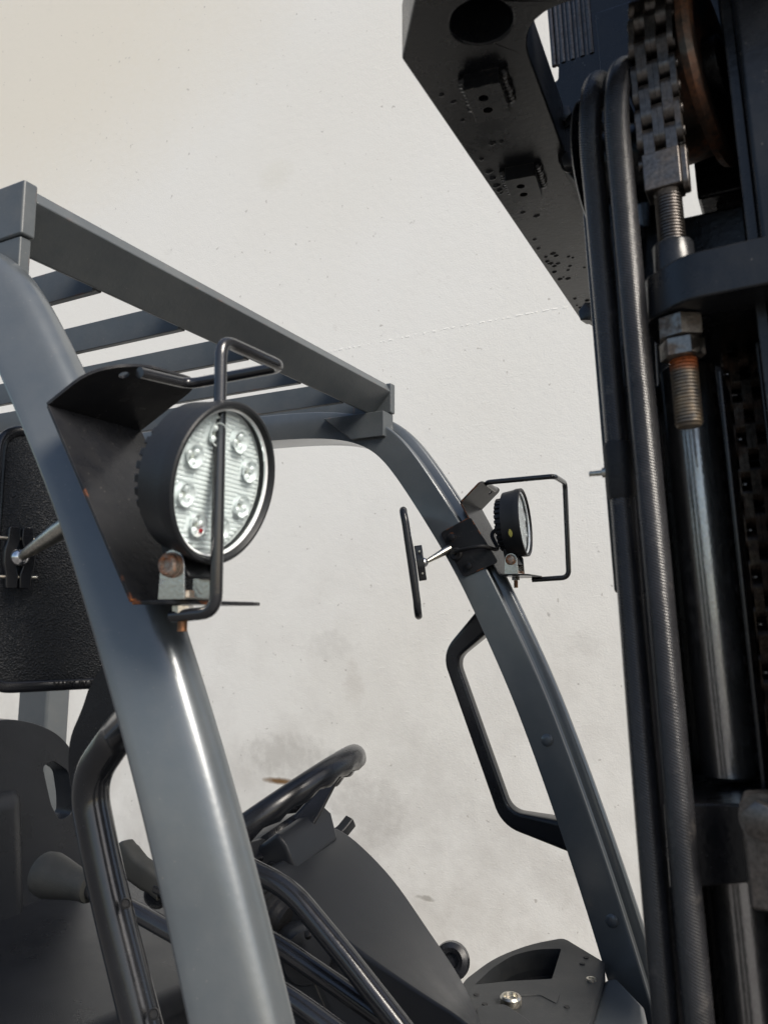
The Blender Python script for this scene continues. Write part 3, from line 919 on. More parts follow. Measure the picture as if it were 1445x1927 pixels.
# ---- steering wheel, column and cowl
wc = onY(490, 1548, YC)
wa = R(35)
wz = Vector((-math.sin(wa), -.13, math.cos(wa))).normalized()
wx = Vector((0, 1, 0)).cross(wz).normalized()
wy = wz.cross(wx)
MW = Matrix.Translation(wc) @ Matrix((wx, wy, wz)).transposed().to_4x4()
SW = group_empty('steering_wheel', TRUCK, wc, 'black steering wheel with moulded finger grips')
NS = 96
rimv, rimf = [], []
RW, rw, sg = .163, .0140, 18
for i in range(NS):
    a = 2 * math.pi * i / NS
    for j in range(sg):
        b = 2 * math.pi * j / sg
        lob = .0028 * math.cos(a * 24) * max(0, -math.sin(b) * .8 - math.cos(b) * .5)
        rr = rw + lob
        rad = RW + rr * math.cos(b)
        rimv.append(MW @ Vector((rad * math.cos(a), rad * math.sin(a), rr * 1.15 * math.sin(b))))
for i in range(NS):
    for j in range(sg):
        i2, j2 = (i + 1) % NS, (j + 1) % sg
        rimf.append((i * sg + j, i2 * sg + j, i2 * sg + j2, i * sg + j2))
part('rim', MB().add(rimv, rimf), GLOSSPLASTIC, SW)
for k, a in enumerate((R(35), R(145), R(270))):
    c, s = math.cos(a), math.sin(a)
    pr = []
    for (rad, w, h0, h1) in ((.030, .034, -.060, -.022), (.075, .026, -.040, -.012), (.120, .020, -.016, -.002), (.150, .017, -.008, .004)):
        for (q, h) in ((-w, h0), (w, h0), (w * .8, h1), (-w * .8, h1)):
            pr.append(MW @ Vector((rad * c - q * s, rad * s + q * c, h)))
    fs = [(0, 1, 2, 3), (12, 13, 14, 15)] + [(i * 4 + j, i * 4 + (j + 1) % 4, i * 4 + 4 + (j + 1) % 4, i * 4 + 4 + j) for i in range(3) for j in range(4)]
    part('spoke', MB().add(pr, fs), GLOSSPLASTIC, SW, .004, seg=3)
part('hub', MB().lathe([(0, -.075), (.036, -.075), (.044, -.066), (.052, -.040), (.050, -.018), (.030, -.008), (0, -.006)], MW, 40), GLOSSPLASTIC, SW)
# switch housing under the wheel
hub = group_empty('switch_housing', TRUCK, wc, 'matt grey switch housing under the steering wheel')
def loft(rows, cap=True):
    k = len(rows[0]); mb = MB()
    vs = [Vector(p) for r_ in rows for p in r_]
    fs = [(i * k + j, i * k + (j + 1) % k, (i + 1) * k + (j + 1) % k, (i + 1) * k + j) for i in range(len(rows) - 1) for j in range(k)]
    fs += [tuple(range(k)), tuple((len(rows) - 1) * k + j for j in range(k))]
    return mb.add(vs, fs)
Hm = lambda x, y, z: MW @ Vector((x, y, z))
part('housing_body', loft([[Hm(-.040, -.062, -.026), Hm(.062, -.062, -.026), Hm(.062, .062, -.026), Hm(-.040, .062, -.026)],
                           [Hm(-.043, -.066, -.046), Hm(.066, -.066, -.046), Hm(.066, .066, -.046), Hm(-.043, .066, -.046)],
                           [Hm(-.040, -.060, -.082), Hm(.056, -.060, -.082), Hm(.056, .060, -.082), Hm(-.040, .060, -.082)]]), COWL, hub, .006, seg=3)
part('housing_neck', MB().lathe([(.046, -.078), (.048, -.110), (.052, -.128), (.060, -.136), (0, -.137)], MW, 36), COWL, hub)
part('ignition_collar', MB().lathe([(.010, 0), (.010, .006), (.0075, .0065), (.007, .001), (0, .001)], axes(Hm(.030, -.0635, -.060), (Hm(0, -1, 0) - Hm(0, 0, 0))), 20), GLOSSPLASTIC, hub)
for sx, szz in ((-.012, -.068), (-.035, -.062)):
    part('housing_screw', MB().lathe([(.0035, 0), (.0033, .0012), (0, .0016)], axes(Hm(sx, -.0640, szz), Hm(0, -1, 0) - Hm(0, 0, 0)), 12), ZINC, hub)
part('turn_stalk', MB().sweep(fillet([onY(600, 1585, 1.09), onY(640, 1570, 1.11), onY(660, 1545, 1.13)], .01), fillet_closed([(-.008, -.010), (.008, -.010), (.008, .010), (-.008, .010)], .004), None), PLASTIC, hub)
# cowl: stations down the column (near-front, far-front, far-back, near-back)
st = [((505, 1632, .87), (632, 1556, 1.06), (560, 1590, 1.08), (452, 1690, .87)),
      ((560, 1690, .865), (672, 1582, 1.06), (560, 1640, 1.08), (470, 1760, .865)),
      ((630, 1752, .862), (740, 1652, 1.06), (600, 1760, 1.08), (500, 1830, .862)),
      ((700, 1806, .86), (805, 1746, 1.06), (650, 1860, 1.08), (520, 1900, .86)),
      ((800, 1873, .86), (868, 1842, 1.06), (700, 1940, 1.08), (560, 1990, .86)),
      ((880, 1925, .86), (905, 1926, 1.06), (760, 2050, 1.08), (600, 2080, .86)),
      ((960, 2010, .86), (950, 2040, 1.06), (830, 2200, 1.08), (660, 2200, .86))]
tracks = [catmull([onY(*row[k]) for row in st], 5) for k in range(4)]
for _ in range(2):
    tracks = [[t[0]] + [t[i] * .5 + (t[i - 1] + t[i + 1]) * .25 for i in range(1, len(t) - 1)] + [t[-1]] for t in tracks]
rows = [[t[i] for t in tracks] for i in range(len(tracks[0]))]
cowl = part('column_cowl', loft(rows), COWL, TRUCK, .020, seg=5, angle=50, label='tall dark grey steering column cowl')
part('cowl_seam', MB().tube([onY(543, 1738, .858), onY(560, 1775, .858), onY(600, 1870, .856), onY(640, 1960, .856)], .0012, 6), RUBBER, cowl)
# round knob showing past the cowl
kp = onY(850, 1808, 1.12)
part('round_knob', MB().lathe([(0, -.02), (.019, -.02), (.024, -.012), (.026, .0), (.024, .010), (.017, .013), (.011, .010), (.010, .004), (0, .004)], axes(kp, (.25, -1, .35)), 32), GLOSSPLASTIC, TRUCK)

# ---- tubes, levers and small parts behind the near pillar
part('guard_tube', MB().tube(fillet([onY(390, 1590, .78), onY(470, 1635, .78), onY(545, 1672, .78), onY(650, 1800, .78), onY(770, 1955, .78), onY(900, 2120, .78)], [0, .02, .05, .02, .03, 0]), .0122, 20), RODBLACK, TRUCK)
def knob(base, tip, parent):
    return None
def lever(px_path, y, r, label):
    L = group_empty('control_lever', TRUCK, onY(*px_path[-1], y), label)
    part('lever_rod', MB().tube(fillet([onY(*p, y) for p in px_path], .03), r, 18), RODBLACK, L)
    return L
l1 = lever([(160, 1668), (250, 1712), (330, 1757), (540, 1872), (640, 1945), (760, 2040)], .72, .0105, 'control lever with flared grey knob')
k0, k1 = onY(172, 1672, .72), onY(80, 1642, .72)
kd = (k1 - k0); kl = kd.length
part('lever_knob', MB().lathe([(0, 0), (.011, 0), (.0165, .001), (.0175, .004), (.0170, .012), (.0190, kl * .35), (.0245, kl * .65), (.0270, kl * .82), (.0260, kl * .93), (.0200, kl * .99), (0, kl * 1.01)], axes(k0, kd), 32), KNOB, l1)
l2 = lever([(300, 1668), (390, 1712), (510, 1768), (640, 1858), (740, 1930), (860, 2030)], .80, .0112, 'control lever with flat dark grip')
g0, g1, g2 = onY(310, 1672, .80), onY(255, 1630, .80), onY(226, 1592, .80)
gsec = fillet_closed([(-.015, -.010), (.015, -.010), (.015, .010), (-.015, .010)], .007, 4)
part('lever_grip', MB().sweep(catmull([g0, g0.lerp(g1, .5), g1, g1.lerp(g2, .6), g2], 4), gsec, B=(0, 1, 0), scales=[1.0] * 4 + [1.12] * 4 + [1.18] * 4 + [1.1] * 3 + [.9, .6]), KNOB, l2)
bl = onY(545, 1735, .86); bl2 = onY(478, 1690, .86)
bd = bl - bl2; bk = bd.length
pr = [(0, 0), (.020, 0)]
for k in range(6):
    h = bk * (.12 + .14 * k); pr += [(.024 - .001 * k, h), (.024 - .001 * k, h + bk * .05), (.0195, h + bk * .07), (.0195, h + bk * .12)]
pr += [(.0, bk)]
part('rubber_bellows', MB().lathe(pr, axes(bl2, bd), 32), RUBBER, TRUCK)
cp = onY(572, 1795, .84)
cap = part('round_cap', MB().lathe([(0, -.03), (.030, -.03), (.032, -.020), (.032, .010), (.029, .016), (0, .018)], axes(cp, (.75, -.65, .10)), 36), COWL, TRUCK)
part('cap_screw', MB().lathe([(0, 0), (.004, 0), (.004, .006), (0, .007)], axes(onY(580, 1762, .815), (.3, -.6, .7)), 12), RUBBER, cap)
part('linkage_bracket', MB().plate(fillet_closed([(p.x, p.z) for p in (onY(500, 1800, .88), onY(560, 1770, .88), onY(575, 1830, .88), onY(640, 1940, .88), onY(690, 2060, .88), onY(640, 2080, .88), onY(560, 1910, .88))], .006), .012, XZ(.88)), MASTBLACK, TRUCK, .001)
# bent side tube with its gusset behind the near pillar
tube = group_empty('side_rail', TRUCK, onY(225, 1700, .60), 'worn black bent side rail with gusset plate')
part('rail_tube', MB().tube(fillet([Vector((-.478, .515, -.055)), onY(225, 1378, .60), onY(163, 1468, .60), onY(200, 1660, .60), onY(275, 1960, .60), onY(340, 2220, .60)], [0, .02, .05, .08, .05, 0], 8), .0185, 28), RODBLACK, tube)
gus = fillet_closed([(p.x, p.z) for p in (onY(205, 1240, .605), onY(172, 1290, .605), onY(160, 1330, .605), onY(136, 1385, .605), onY(131, 1440, .605), onY(142, 1500, .605), onY(180, 1480, .605), onY(245, 1375, .605), onY(270, 1290, .605))], .012)
part('gusset', MB().plate(gus, .006, XZ(.608)), MASTBLACK, tube, .0012)
for px, py in ((237, 1700), (290, 1908)):
    p = onY(px, py, .60)
    part('plug', MB().lathe([(.0052, 0), (.0052, .0022), (.0040, .0026), (.0035, .0012), (0, .0010)], axes(p + (-p.normalized()) * .0176, (-p.normalized())), 16), RUBBER, tube)

# ---- seat, hood, dash, chassis
seat = group_empty('seat', TRUCK, (-1.2, YC, -.55), 'black vinyl operator seat')
def sx(px, py): 
    p = onX(px, py, -1.30); return (p.y, p.z)
sout = [(.74, -.30), (.78, -.215), (.88, -.190)] + [sx(*q) for q in ((20, 1352), (75, 1362), (118, 1384), (146, 1422), (152, 1480), (157, 1560), (163, 1630), (160, 1690), (120, 1740))] + [(.88, -.62), (.76, -.60), (.73, -.50)]
slot = fillet_closed([sx(*q) for q in ((84, 1442), (104, 1432), (132, 1452), (139, 1500), (139, 1532), (116, 1545), (100, 1515))], .010, 4)
YZ = lambda x: Matrix(((0, 0, 1, x), (1, 0, 0, 0), (0, 1, 0, 0), (0, 0, 0, 1)))
part('backrest', MB().plate(fillet_closed(sout, .03, 4),  .046, YZ(-1.350), [slot]), SEATVINYL, seat, .017, seg=5, angle=60)
def rbox(a, b, rad):
    return MB().box(a, b)
part('bolster', MB().hexa([Vector(p) for p in ((-1.315, .80, -.60), (-1.276, .82, -.585), (-1.276, 1.035, -.585), (-1.315, 1.06, -.60), (-1.315, .82, -.305), (-1.284, .83, -.325), (-1.284, 1.015, -.325), (-1.315, 1.035, -.305))]), SEATVINYL, seat, .018, seg=5, angle=60)
part('cushion', loft([[Vector((-1.36, .72, z0)), Vector((-.86, .72, z1)), Vector((-.80, .96, z1 + .004)), Vector((-.90, 1.30, z1)), Vector((-1.36, 1.30, z0))] for z0, z1 in ((-.66, -.64), (-.525, -.525))]), SEATVINYL, seat, .03, seg=5, angle=60)
part('hood', loft([[Vector((-1.75, y0, z)), Vector((-.70 + .02 * i, y0, z - .02)), Vector((-.70 + .02 * i, y1, z - .02)), Vector((-1.75, y1, z))] for i, (z, y0, y1) in enumerate(((-1.0, .50, 1.42), (-.72, .50, 1.42), (-.655, .54, 1.38)))]), PLASTIC, TRUCK, .03, seg=4, angle=60)
dash = group_empty('dashboard', TRUCK, (-.40, 1.25, -.56), 'dark plastic dashboard with storage recess')
ZD = -.540
dz = lambda px, py: (onZ(px, py, ZD).x, onZ(px, py, ZD).y)
dout = fillet_closed([dz(840, 1927), dz(872, 1846), dz(930, 1802), dz(1000, 1776), dz(1060, 1765), dz(1138, 1812), dz(1130, 1850), dz(1096, 1960), dz(1000, 2100), dz(880, 2100)], [0, .02, .05, .05, .012, .004, .004, .02, .02, .02])
pock = fillet_closed([dz(893, 1853), dz(925, 1822), dz(965, 1797), dz(1010, 1786), dz(1056, 1785), dz(1038, 1842), dz(960, 1846)], [.004, .02, .02, .02, .006, .003, .004])
part('dash_panel', MB().plate(dout, .032, XY(ZD - .032), [pock]), DASH, dash, .007, seg=4)
pk = MB(); npk = len(pock)
pin = [(x + (( -.425) - x) * .10, y + (1.275 - y) * .10) for x, y in pock]
vs = [(x, y, ZD - .0300) for x, y in pock] + [(x, y, ZD - .062) for x, y in pin]
pk.add(vs, [(i, (i + 1) % npk, npk + (i + 1) % npk, npk + i) for i in range(npk)] + [tuple(range(npk, 2 * npk))])
part('recess', pk, PLASTIC, dash)
rc = onZ(1003, 1834, ZD - .044)
part('rubber_boss', MB().lathe([(.040, -.016), (.040, 0), (.034, .004), (.016, .004), (.015, .009), (.011, .010), (0, .010)], axes(rc, (0, 0, 1)), 32), RUBBER, dash)
lid = fillet_closed([dz(958, 1868), dz(968, 1857), dz(1018, 1850), dz(1053, 1871), dz(1047, 1890), dz(1015, 1873), dz(965, 1876)], .006)
part('small_lid', MB().plate(lid, .0018, XY(ZD - .0006)), DASH, dash, .0008)
kc = onZ(961, 1891, ZD)
part('key_barrel', MB().lathe([(.0135, 0), (.0150, .002), (.0150, .010), (.0128, .0125), (.0100, .0125), (.0088, .008), (.0030, .007), (.0030, .003), (0, .003)], axes(kc, (0, 0, 1)), 32), ZINC, dash)
part('dash_ridge', MB().plate(fillet_closed([dz(895, 1905), dz(950, 1900), dz(1000, 1935), dz(1010, 2000), dz(900, 2000)], .01), .010, XY(ZD - .001)), DASH, dash, .003)
for px, py in ((1102, 1802), (1095, 1814), (1066, 1895), (912, 1890), (896, 1872)):
    part('dash_plug', MB().lathe([(.0042, 0), (.0040, .001), (0, .0012)], axes(onZ(px, py, ZD + .0002), (0, 0, 1)), 12), RUBBER, dash)
fl = onZ(1112, 1845, ZD)
part('fixing_stud', MB().lathe([(.0075, 0), (.0072, .003), (.004, .0035), (.0035, .001), (0, .001)], axes(fl, (0, 0, 1)), 20), ZINC, dash)
fz = ZD - .018
fx = lambda px, py: (onZ(px, py, fz).x, onZ(px, py, fz).y)
part('front_fender', loft([[Vector((x, y, z)) for x, y in (fx(1136, 1842), fx(1160, 1838), fx(1212, 1892), fx(1226, 1960), fx(1190, 2100), fx(1060, 2100), fx(1098, 1962))] for z in (fz - .30, fz)]), GREY, TRUCK, .008, seg=3)

# body below the frame, on its wheels
body = group_empty('chassis', TRUCK, (-1.1, YC, -1.1))
part('side_frame', loft([[Vector((-1.9, y0, z)), Vector((-.20, y0, z)), Vector((-.20, y1, z)), Vector((-1.9, y1, z))] for z, y0, y1 in ((-1.38, .56, 1.36), (-1.30, .50, 1.42), (-1.0, .50, 1.42))]), GREY, body, .02, seg=3)
part('floor_plate', MB().box((-.72, .52, -.999), (-.22, 1.40, -.975)), PLASTIC, body, .004)
part('counterweight', loft([[Vector((-2.25, .62, z)), Vector((-2.12, .50, z)), Vector((-1.77, .50, z)), Vector((-1.77, 1.42, z)), Vector((-2.12, 1.42, z)), Vector((-2.25, 1.30, z))] for z in (-1.32, -1.2, -.70, -.62)]), GREY, body, .03, seg=3)
part('front_bulkhead', MB().box((-.30, .56, -.999), (-.235, 1.36, -.63)), MASTBLACK, body, .006)
for x, rr in ((-.28, .30), (-1.62, .25)):
    for s in (-1, 1):
        yo = YC + s * .52
        Mw = axes((x, yo, -EYE + rr), (0, s, 0))
        w_ = group_empty('wheel', TRUCK, (x, yo, -EYE + rr))
        part('tyre', MB().lathe([(rr * .58, -.08), (rr * .90, -.085), (rr * .98, -.07), (rr, -.045), (rr, .045), (rr * .98, .07), (rr * .90, .085), (rr * .58, .08)], Mw, 48), RUBBER, w_)
        part('hub_rim', MB().lathe([(0, .02), (rr * .22, .02), (rr * .24, .05), (rr * .30, .05), (rr * .34, .015), (rr * .52, .03), (rr * .575, .07), (rr * .575, -.07), (0, -.06)], Mw, 36), GREY, w_)

# ------------------------------------------------------------------ mast
LEAN = -.045
def m(x, y, z): return Vector((x + LEAN * z, y, z))
def mast_box(x0, x1, y0, y1, z0, z1):
    return MB().hexa([m(x0, y0, z0), m(x1, y0, z0), m(x1, y1, z0), m(x0, y1, z0), m(x0, y0, z1), m(x1, y0, z1), m(x1, y1, z1), m(x0, y1, z1)])
ZB, ZT = -1.35, .95
mast = group_empty('mast', TRUCK, (-.05, YC, -1.4), 'greasy black lifting mast')
for s in (-1, 1):
    f = (lambda y: y) if s < 0 else (lambda y: 2 * YC - y)
    def mb2(x0, x1, y0, y1, z0, z1):
        a, b = sorted((f(y0), f(y1)))
        return mast_box(x0, x1, a, b, z0, z1)
    part('inner_flange', mb2(-.0440, -.0405, .632, .80, ZB, .185), MASTGREASE, mast, .0016)
    part('inner_web', mb2(-.118, -.0465, .800, .812, ZB, .300), MASTGREASE, mast, .001)
    part('side_flange', mb2(-.118, -.110, .655, .799, ZB, .225), MASTGREASE, mast, .0015)
    part('recess_web', mb2(-.0380, .012, .760, .772, ZB, ZT), MASTGREASE, mast, .001)
    part('outer_channel', mb2(-.004, .080, .600, .757, ZB, ZT), MASTBLACK, mast, .004)
    part('channel_lip', mb2(-.0125, -.0045, .606, .640, ZB, ZT), MASTBLACK, mast, .0015)
    part('rear_flange', mb2(-.0160, -.013, .640, .759, ZB, .205), MASTGREASE, mast, .0015)
part('lower_tie', mast_box(-.10, .05, .82, 1.10, -1.30, -1.18), MASTBLACK, mast, .006)
part('upper_stop', mast_box(-.118, -.014, .742, .764, .305, .366), MASTGREASE, mast, .003)
part('left_web', mast_box(-.132, -.088, .765, .800, .3005, .62), MASTGREASE, mast, .002)
part('upper_web', mast_box(-.052, -.014, .742, .800, .380, ZT), MASTGREASE, mast, .003)

# lift cylinder on the near side (barrel, gland, lower tube)
cylx = lambda z: -.0715 - .052 * z
cpts = lambda z, y=.715: Vector((cylx(z), y, z))
lc = group_empty('lift_cylinder', TRUCK, cpts(-.1), 'satin grey lift cylinder')
def cyl(mb, z0, z1, r, y=.715, cap=.003):
    a, b = cpts(z0, y), cpts(z1, y)
    l = (b - a).length
    return mb.lathe([(0, 0), (r - cap, 0), (r, cap), (r, l - cap), (r - cap, l), (0, l)], axes(a, b - a), 40)
part('barrel', cyl(MB(), -.128, .215, .0225), CYLINDER, lc)
part('lower_tube', cyl(MB(), ZB, -.185, .0250), CYLINDER, lc)
part('clamp_block', MB().hexa([Vector(p) for p in ((-.104, .640, -.198), (-.028, .625, -.176), (-.028, .760, -.176), (-.104, .760, -.198),
                                                    (-.106, .640, -.137), (-.030, .625, -.127), (-.030, .760, -.127), (-.106, .760, -.137))]), MASTGREASE, lc, .002)
cb = part('clamp_plate', MB().hexa([Vector(p) for p in ((-.046, .585, -.186), (.012, .572, -.182), (.012, .624, -.182), (-.046, .624, -.186),
                                                  (-.050, .585, -.119), (.010, .572, -.110), (.010, .624, -.110), (-.050, .624, -.119))]), CHAINSTEEL, lc, .003)
hb = MB(); Mb = axes(onY(1440, 1542, .575), (-.2, -1, 0)); hb.lathe([(.016, 0), (.016, .002), (0, .0022)], Mb, 24); hex_prof(hb, Mb, .0125, .002, .011)
part('clamp_bolt', hb, CHAINSTEEL, lc)

# hoses over their sheave
SHC = Vector((-.1400, .700, .405)); SHR = .060
hx = {'a': (-.0945, .600), 'b': (-.1185, .617)}
for key, (x0, y0) in hx.items():
    pts = [Vector((x0 + LEAN * z, y0 + (.004 * math.sin(z * 9) if key == 'b' else 0), z)) for z in (-1.2, -.9, -.6, -.42, -.28, -.15, 0, .12, .24, .33, .385)]
    px = pts[-1].x
    rr = SHC.y - y0
    for k in range(1, 9):
        a = math.pi * k / 8
        pts.append(Vector((px + (.004 if key == 'a' else 0) * k / 4, SHC.y - rr * math.cos(a), .395 + (.078 if key == 'a' else .082) * math.sin(a))))
    pts += [Vector((px, SHC.y + rr, z)) for z in (.34, .20)]
    part('hydraulic_hose', MB().tube(catmull(pts, 5), .0098 if key == 'a' else .0094, 22), HOSE, TRUCK, label='ribbed black hydraulic hose running down the mast')
sh = group_empty('hose_sheave', TRUCK, SHC)
for xx in (-.150, -.121):
    part('sheave_disc', MB().lathe([(0, -.0015), (SHR + .004, -.0015), (SHR + .006, 0), (SHR + .004, .0015), (0, .0015)], axes((xx, SHC.y, SHC.z), (1, -.10, 0)), 56), MASTBLACK, sh)
part('sheave_core', MB().lathe([(0, -.018), (.034, -.018), (.034, .040), (0, .040)], axes((-.130, SHC.y, SHC.z), (1, 0, 0)), 40), MASTGREASE, sh)
part('sheave_bracket', MB().plate(fillet_closed([(p.x, p.z) for p in (onY(1035, 152, .80), onY(1047, 300, .80), onY(1085, 345, .80), onY(1160, 380, .80), onY(1200, 380, .80), onY(1200, -60, .80), onY(1052, -60, .80), onY(1047, 145, .80))], .003), .045, XZ(.85)), MASTGREASE, sh, .002)
ep = MB()
for k in range(9):
    xk = -.2145 + k * .0052
    ep.lathe([(0, 0), (.0030, 0), (.0030, .20), (0, .20)], axes((xk, .806 + .0015 * (k % 2), .606), (LEAN, 0, 1)), 8)
part('flame_cut_edge', ep, CHAINSTEEL, sh)
for bx_, bz_ in ((onY(1062, 222, .8049).x, onY(1062, 222, .8049).z), (onY(1076, 306, .8049).x, onY(1076, 306, .8049).z)):
    hb = MB(); Mb = axes((bx_, .8049, bz_), (0, -1, 0)); hb.lathe([(.012, 0), (.012, .002), (0, .0022)], Mb, 20); hex_prof(hb, Mb, .0095, .002, .010)
    part('bracket_bolt', hb, MASTBLACK, sh)
part('hose_guide', mast_box(-.146, -.112, .690, .735, .02, .37), MASTGREASE, sh, .003)
# clip with a brass-coloured stub on the hose
clip = part('hose_clip', MB().lathe([(.0097, -.022), (.0107, -.019), (.0107, .019), (.0097, .022), (0, .022), (0, -.022)], axes(Vector((-.1185 + LEAN * .12, .6195, .112)), (LEAN, 0, 1)), 24), RUBBER, TRUCK)
stub = MB(); Ms = axes(onY(1141, 889, .622), (-1, .05, 0)); stub.lathe([(0, -.002), (.0040, -.002), (.0040, .003), (.0022, .004), (.0020, .0135), (0, .014)], Ms, 16)
part('brass_stub', stub, ZINC, clip, label='small brass stub on the hose clip')

# lift chain: leaf links and pins over a rusted sheave
PIT = .0190
def leaf(x0, x1, pit=PIT):
    ol = []
    rr = .0087
    for k in range(9):
        a = math.pi * k / 8
        ol.append((rr * math.cos(a), pit / 2 + rr * math.sin(a)))
    ol.append((-.0066, 0))
    for k in range(9):
        a = math.pi + math.pi * k / 8
        ol.append((rr * math.cos(a), -pit / 2 + rr * math.sin(a)))
    ol.append((.0066, 0))
    # drawn in (y, z), thickness along x
    return ol, Matrix(((0, 0, 1, x0), (1, 0, 0, 0), (0, 1, 0, 0), (0, 0, 0, 1))), x1 - x0
def link_mesh(lanes, mat, name):
    mb = MB()
    for a, b in lanes:
        ol, M, t = leaf(a, b)
        mb.plate(ol, t, M)
    return shared(name, mb, mat)
LA = ((-.0166, -.0124), (-.0041, -.0001), (.0001, .0041), (.0124, .0166))
LB = ((-.0122, -.0082), (-.0081, -.0043), (.0043, .0081), (.0082, .0122))
linkA, linkB = link_mesh(LA, CHAINSTEEL, 'outer_link'), link_mesh(LB, CHAINSTEEL, 'inner_link')
linkAg, linkBg = link_mesh(LA, CHAINGREASE, 'greased_outer_link'), link_mesh(LB, CHAINGREASE, 'greased_inner_link')
pinm = shared('pin', MB().lathe([(0, -.0182), (.0034, -.0182), (.0040, -.0176), (.0040, .0176), (.0034, .0182), (0, .0182)], Matrix.Rotation(R(90), 4, 'Y'), 14), CHAINSTEEL)
ch = group_empty('lift_chain', TRUCK, (-.08, .61, .42), 'oily steel leaf chain over the rusted sheave')
z = .352
chain_pts = []
SC = Vector((-.086, .684, .455)); SR = .072
zz = z
while zz < SC.z: chain_pts.append(Vector((-.0645 - .045 * zz, SC.y - SR, zz))); zz += PIT
a = 0
while a < math.pi * .62:
    a0 = PIT / SR; a += a0
    chain_pts.append(Vector((chain_pts[-1].x, SC.y - SR * math.cos(a), SC.z + SR * math.sin(a))))
for i in range(len(chain_pts) - 1):
    p, q = chain_pts[i], chain_pts[i + 1]
    M = axes((p + q) / 2, q - p, (1, 0, 0))
    # a slight hand-turned skew so that the leaves do not line up perfectly
    M = M @ Matrix.Rotation(R(random.uniform(-1.2, 1.2)), 4, 'Z')
    inst('chain_link', linkA if i % 2 else linkB, M, ch)
    inst('pin', pinm, axes(p, q - p, (1, 0, 0)), ch)
sv = group_empty('chain_sheave', TRUCK, SC, 'rust-brown chain sheave')
Mv = axes((-.072, SC.y, SC.z), (1, -.18, .06))
part('sheave_rim', MB().lathe([(.030, .016), (.054, .016), (.060, .0185), (SR + .004, .0205), (SR + .006, .026), (SR + .003, .0305), (SR - .008, .031), (.056, .026), (.030, .026)], Mv, 56), SHEAVERUST, sv)
part('sheave_groove', MB().lathe([(0, -.022), (SR - .009, -.022), (SR - .009, .019), (0, .019)], Mv, 48), SHEAVERUST, sv)
part('sheave_hub', MB().lathe([(0, .016), (.028, .016), (.028, .036), (.020, .040), (0, .040)], Mv, 32), MASTGREASE, sv)
# second, greased chain in the recess
c2 = group_empty('greased_chain', TRUCK, (-.026, .70, -.1), 'brown greased leaf chain in the mast recess')
zz, i = -.30, 0
while zz < .235:
    p = m(-.0290, .712, zz)
    q = m(-.0290, .712, zz + PIT)
    M = axes((p + q) / 2, q - p, (1, 0, 0)) @ Matrix.Rotation(R(8), 4, 'Z') @ Matrix.Scale(.92, 4, (1, 0, 0))
    inst('chain_link', linkAg if i % 2 else linkBg, M, c2)
    inst('pin', pinm, axes(p, q - p, (1, 0, 0)) @ Matrix.Scale(.92, 4, (1, 0, 0)), c2)
    zz += PIT; i += 1
# chain anchor: clevis block, threaded rod, sleeve, bracket, two nuts
an = group_empty('chain_anchor', TRUCK, (-.075, .61, .24), 'threaded chain anchor with rusty end and double nuts')
bx = lambda z: -.0655 - .038 * z
BY = .609
p0, p1 = Vector((bx(.322), BY, .322)), Vector((bx(.352), BY, .352))
Ma = axes(p0, p1 - p0, (1, 0, 0))
part('clevis', MB().box((-.0150, -.0125, 0), (.0118, .0125, .030), Ma), CHAINSTEEL, an, .001)
part('clevis_plate', MB().plate(fillet_closed([(-.0085, -.002), (.0085, -.002), (.0085, .034), (-.0085, .034)], .007), .0045, Ma @ Matrix(((0, 0, 1, .0120), (1, 0, 0, 0), (0, 1, 0, 0), (0, 0, 0, 1)))), CHAINSTEEL, an, .0008)
Mt = axes((bx(.138), BY, .138), p0 - Vector((bx(.138), BY, .138)))
LT = (p0 - Vector((bx(.138), BY, .138))).length
part('anchor_thread', MB().lathe([(0, 0), (.0082, 0), (.0094, .0016)] + thread_prof(.0100, .0017, .0540, .0025, .0014)[1:-1] + [(0, .054)], Mt, 30), THREAD, an)
part('anchor_shank', MB().lathe([(0, .0541), (.0092, .0541)] + thread_prof(.0102, .0840, LT - .003, .0025, .0014)[1:-1] + [(.0102, LT), (0, LT)], Mt, 30), CHAINSTEEL, an)
hn = MB(); hex_prof(hn, Mt @ Matrix.Rotation(.25, 4, 'Z'), .0160, .0515, .0660, .0018); part('lock_nut', hn, NUTSTEEL, an)
hn = MB(); hex_prof(hn, Mt @ Matrix.Rotation(-.10, 4, 'Z'),   .0168, .0662, .0835, .0018); part('anchor_nut', hn, NUTSTEEL, an)
part('sleeve', MB().lathe([(.0112, .112), (.0140, .112), (.0150, .116), (.0150, .1405), (.0140, .1420), (.0112, .1420), (.0112, .112)], Mt, 30), MASTBLACK, an)
bo = fillet_closed([(-.1010, .622), (-.0960, .604), (-.0660, .576), (.090, .566), (.090, .755), (-.060, .755), (-.1010, .660)], [.004, .006, .012, .003, .003, .006, .01])
part('anchor_bracket', MB().plate([(x + LEAN * .24 + .011, y) for x, y in bo], .0345, XY(.222)), MASTBLACK, an, .0022, label='heavy black chain anchor bracket')
wb = MB()
for k in range(14):
    t = k / 13
    c_ = Vector((-.054 + .028 * t, .600 + .012 * math.sin(t * 4), .2585))
    wb.lathe([(0, -.004), (.003, -.003), (.0046, 0), (.003, .003), (0, .004)], axes(c_, (.6, .3 * math.sin(k * 1.7), .8)), 8)
part('weld_bead', wb, MASTBLACK, an)

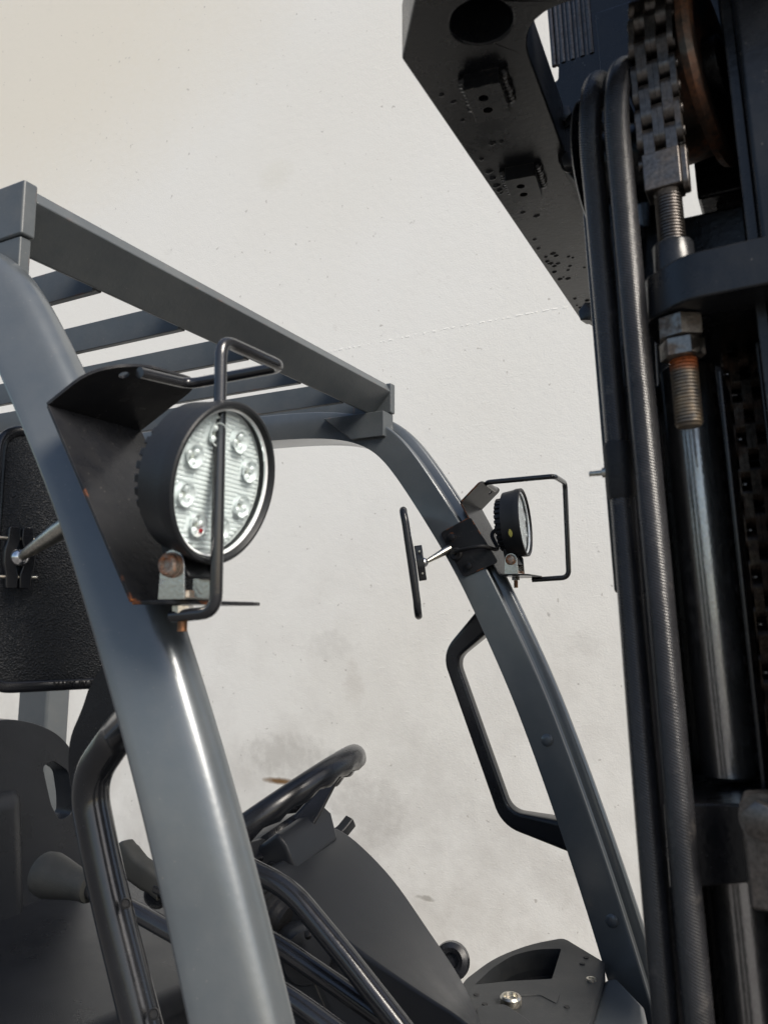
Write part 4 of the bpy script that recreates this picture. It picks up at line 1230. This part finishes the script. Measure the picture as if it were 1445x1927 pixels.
# rear cross plate of the mast, seen from below
tp = group_empty('mast_cross_plate', TRUCK, (-.25, .95, .5), 'thick black flame-cut cross plate of the mast')
to = [(-.316, 1.298), (-.302, .800), (-.2965, .592), (-.256, .534), (-.238, .470), (.060, .470), (.060, .585), (-.100, .600)]
fill = []
for k in range(9):
    t = k / 8
    p0_, p1_, p2_ = Vector((-.133, .598)), Vector((-.186, .585)), Vector((-.193, .640))
    q = p0_ * (1 - t) ** 2 + p1_ * 2 * t * (1 - t) + p2_ * t * t
    fill.append((q.x, q.y))
to += fill + [(-.209, .854), (-.226, 1.05), (-.240, 1.38), (-.296, 1.38), (-.306, 1.345)]
part('cross_plate', MB().plate(to, .055, XY(.5), [circle(-.2165, .583, .0262, 40)]), MASTBLACK, tp, .0025)
part('hole_light_blocker', MB().box((-.262, .505, .5552), (.055, .640, .562)), MASTBLACK, tp, .001)  # added plate over the hole, keeps skylight out so its inside stays dark
for (px, py, rot) in ((917, 180, R(8)), (985, 345, R(8))):
    c_ = onZ(px, py, .492)
    Mb = Matrix.Translation((c_.x, c_.y, .4998)) @ Matrix.Rotation(rot, 4, 'Z')
    part('stop_block', MB().plate(fillet_closed([(-.017, -.026), (.017, -.026), (.017, .026), (-.017, .026)], .002), -.016, Mb, [circle(-.002, -.009, .0048, 14), circle(-.002, .010, .0048, 14)]), MASTBLACK, tp, .0008)
    for sgn in (-1, 1):
        wb = MB()
        for k in range(9):
            wb.lathe([(0, -.004), (.003, -.003), (.0048, 0), (.003, .003), (0, .004)], Mb @ axes((sgn * .0195 + random.uniform(-.001, .001), -.022 + .0052 * k, -.003), (.3, 1, -.4)), 8)
        part('weld_bead', wb, MASTBLACK, tp)
sp_ = MB()
random.seed(3)
for k in range(46):
    t = random.random()
    if k < 34:
        yy = .64 + .68 * t; xx = -.298 - .018 * max(0, (yy - .6) / .7) + random.expovariate(1 / .006) + .009
    else:
        yy = .66 + .5 * t; xx = -.286 + random.random() * .06
    rr = random.uniform(.0016, .0034)
    sp_.lathe([(rr, .0004), (rr * .8, -rr * .35), (rr * .35, -rr * .6), (0, -rr * .65)], Matrix.Translation((xx, yy, .4998)) @ Matrix.Scale(random.uniform(1.0, 1.7), 4, (1, 0, 0)), 10)
part('weld_spatter', sp_, MASTBLACK, tp, kind='stuff')
hb = MB(); Mb = axes(onY(1108, 588, 1.05), (-.3, -1, .1)); hex_prof(hb, Mb, .0145, -.012, .006); hb.lathe([(0, -.012), (.010, -.012), (.010, -.05), (0, -.05)], Mb, 16)
part('end_bolt', hb, MASTBLACK, tp)

for o in scene.objects:
    if o.type == 'EMPTY': o.empty_display_size = .02
bpy.context.view_layer.update()
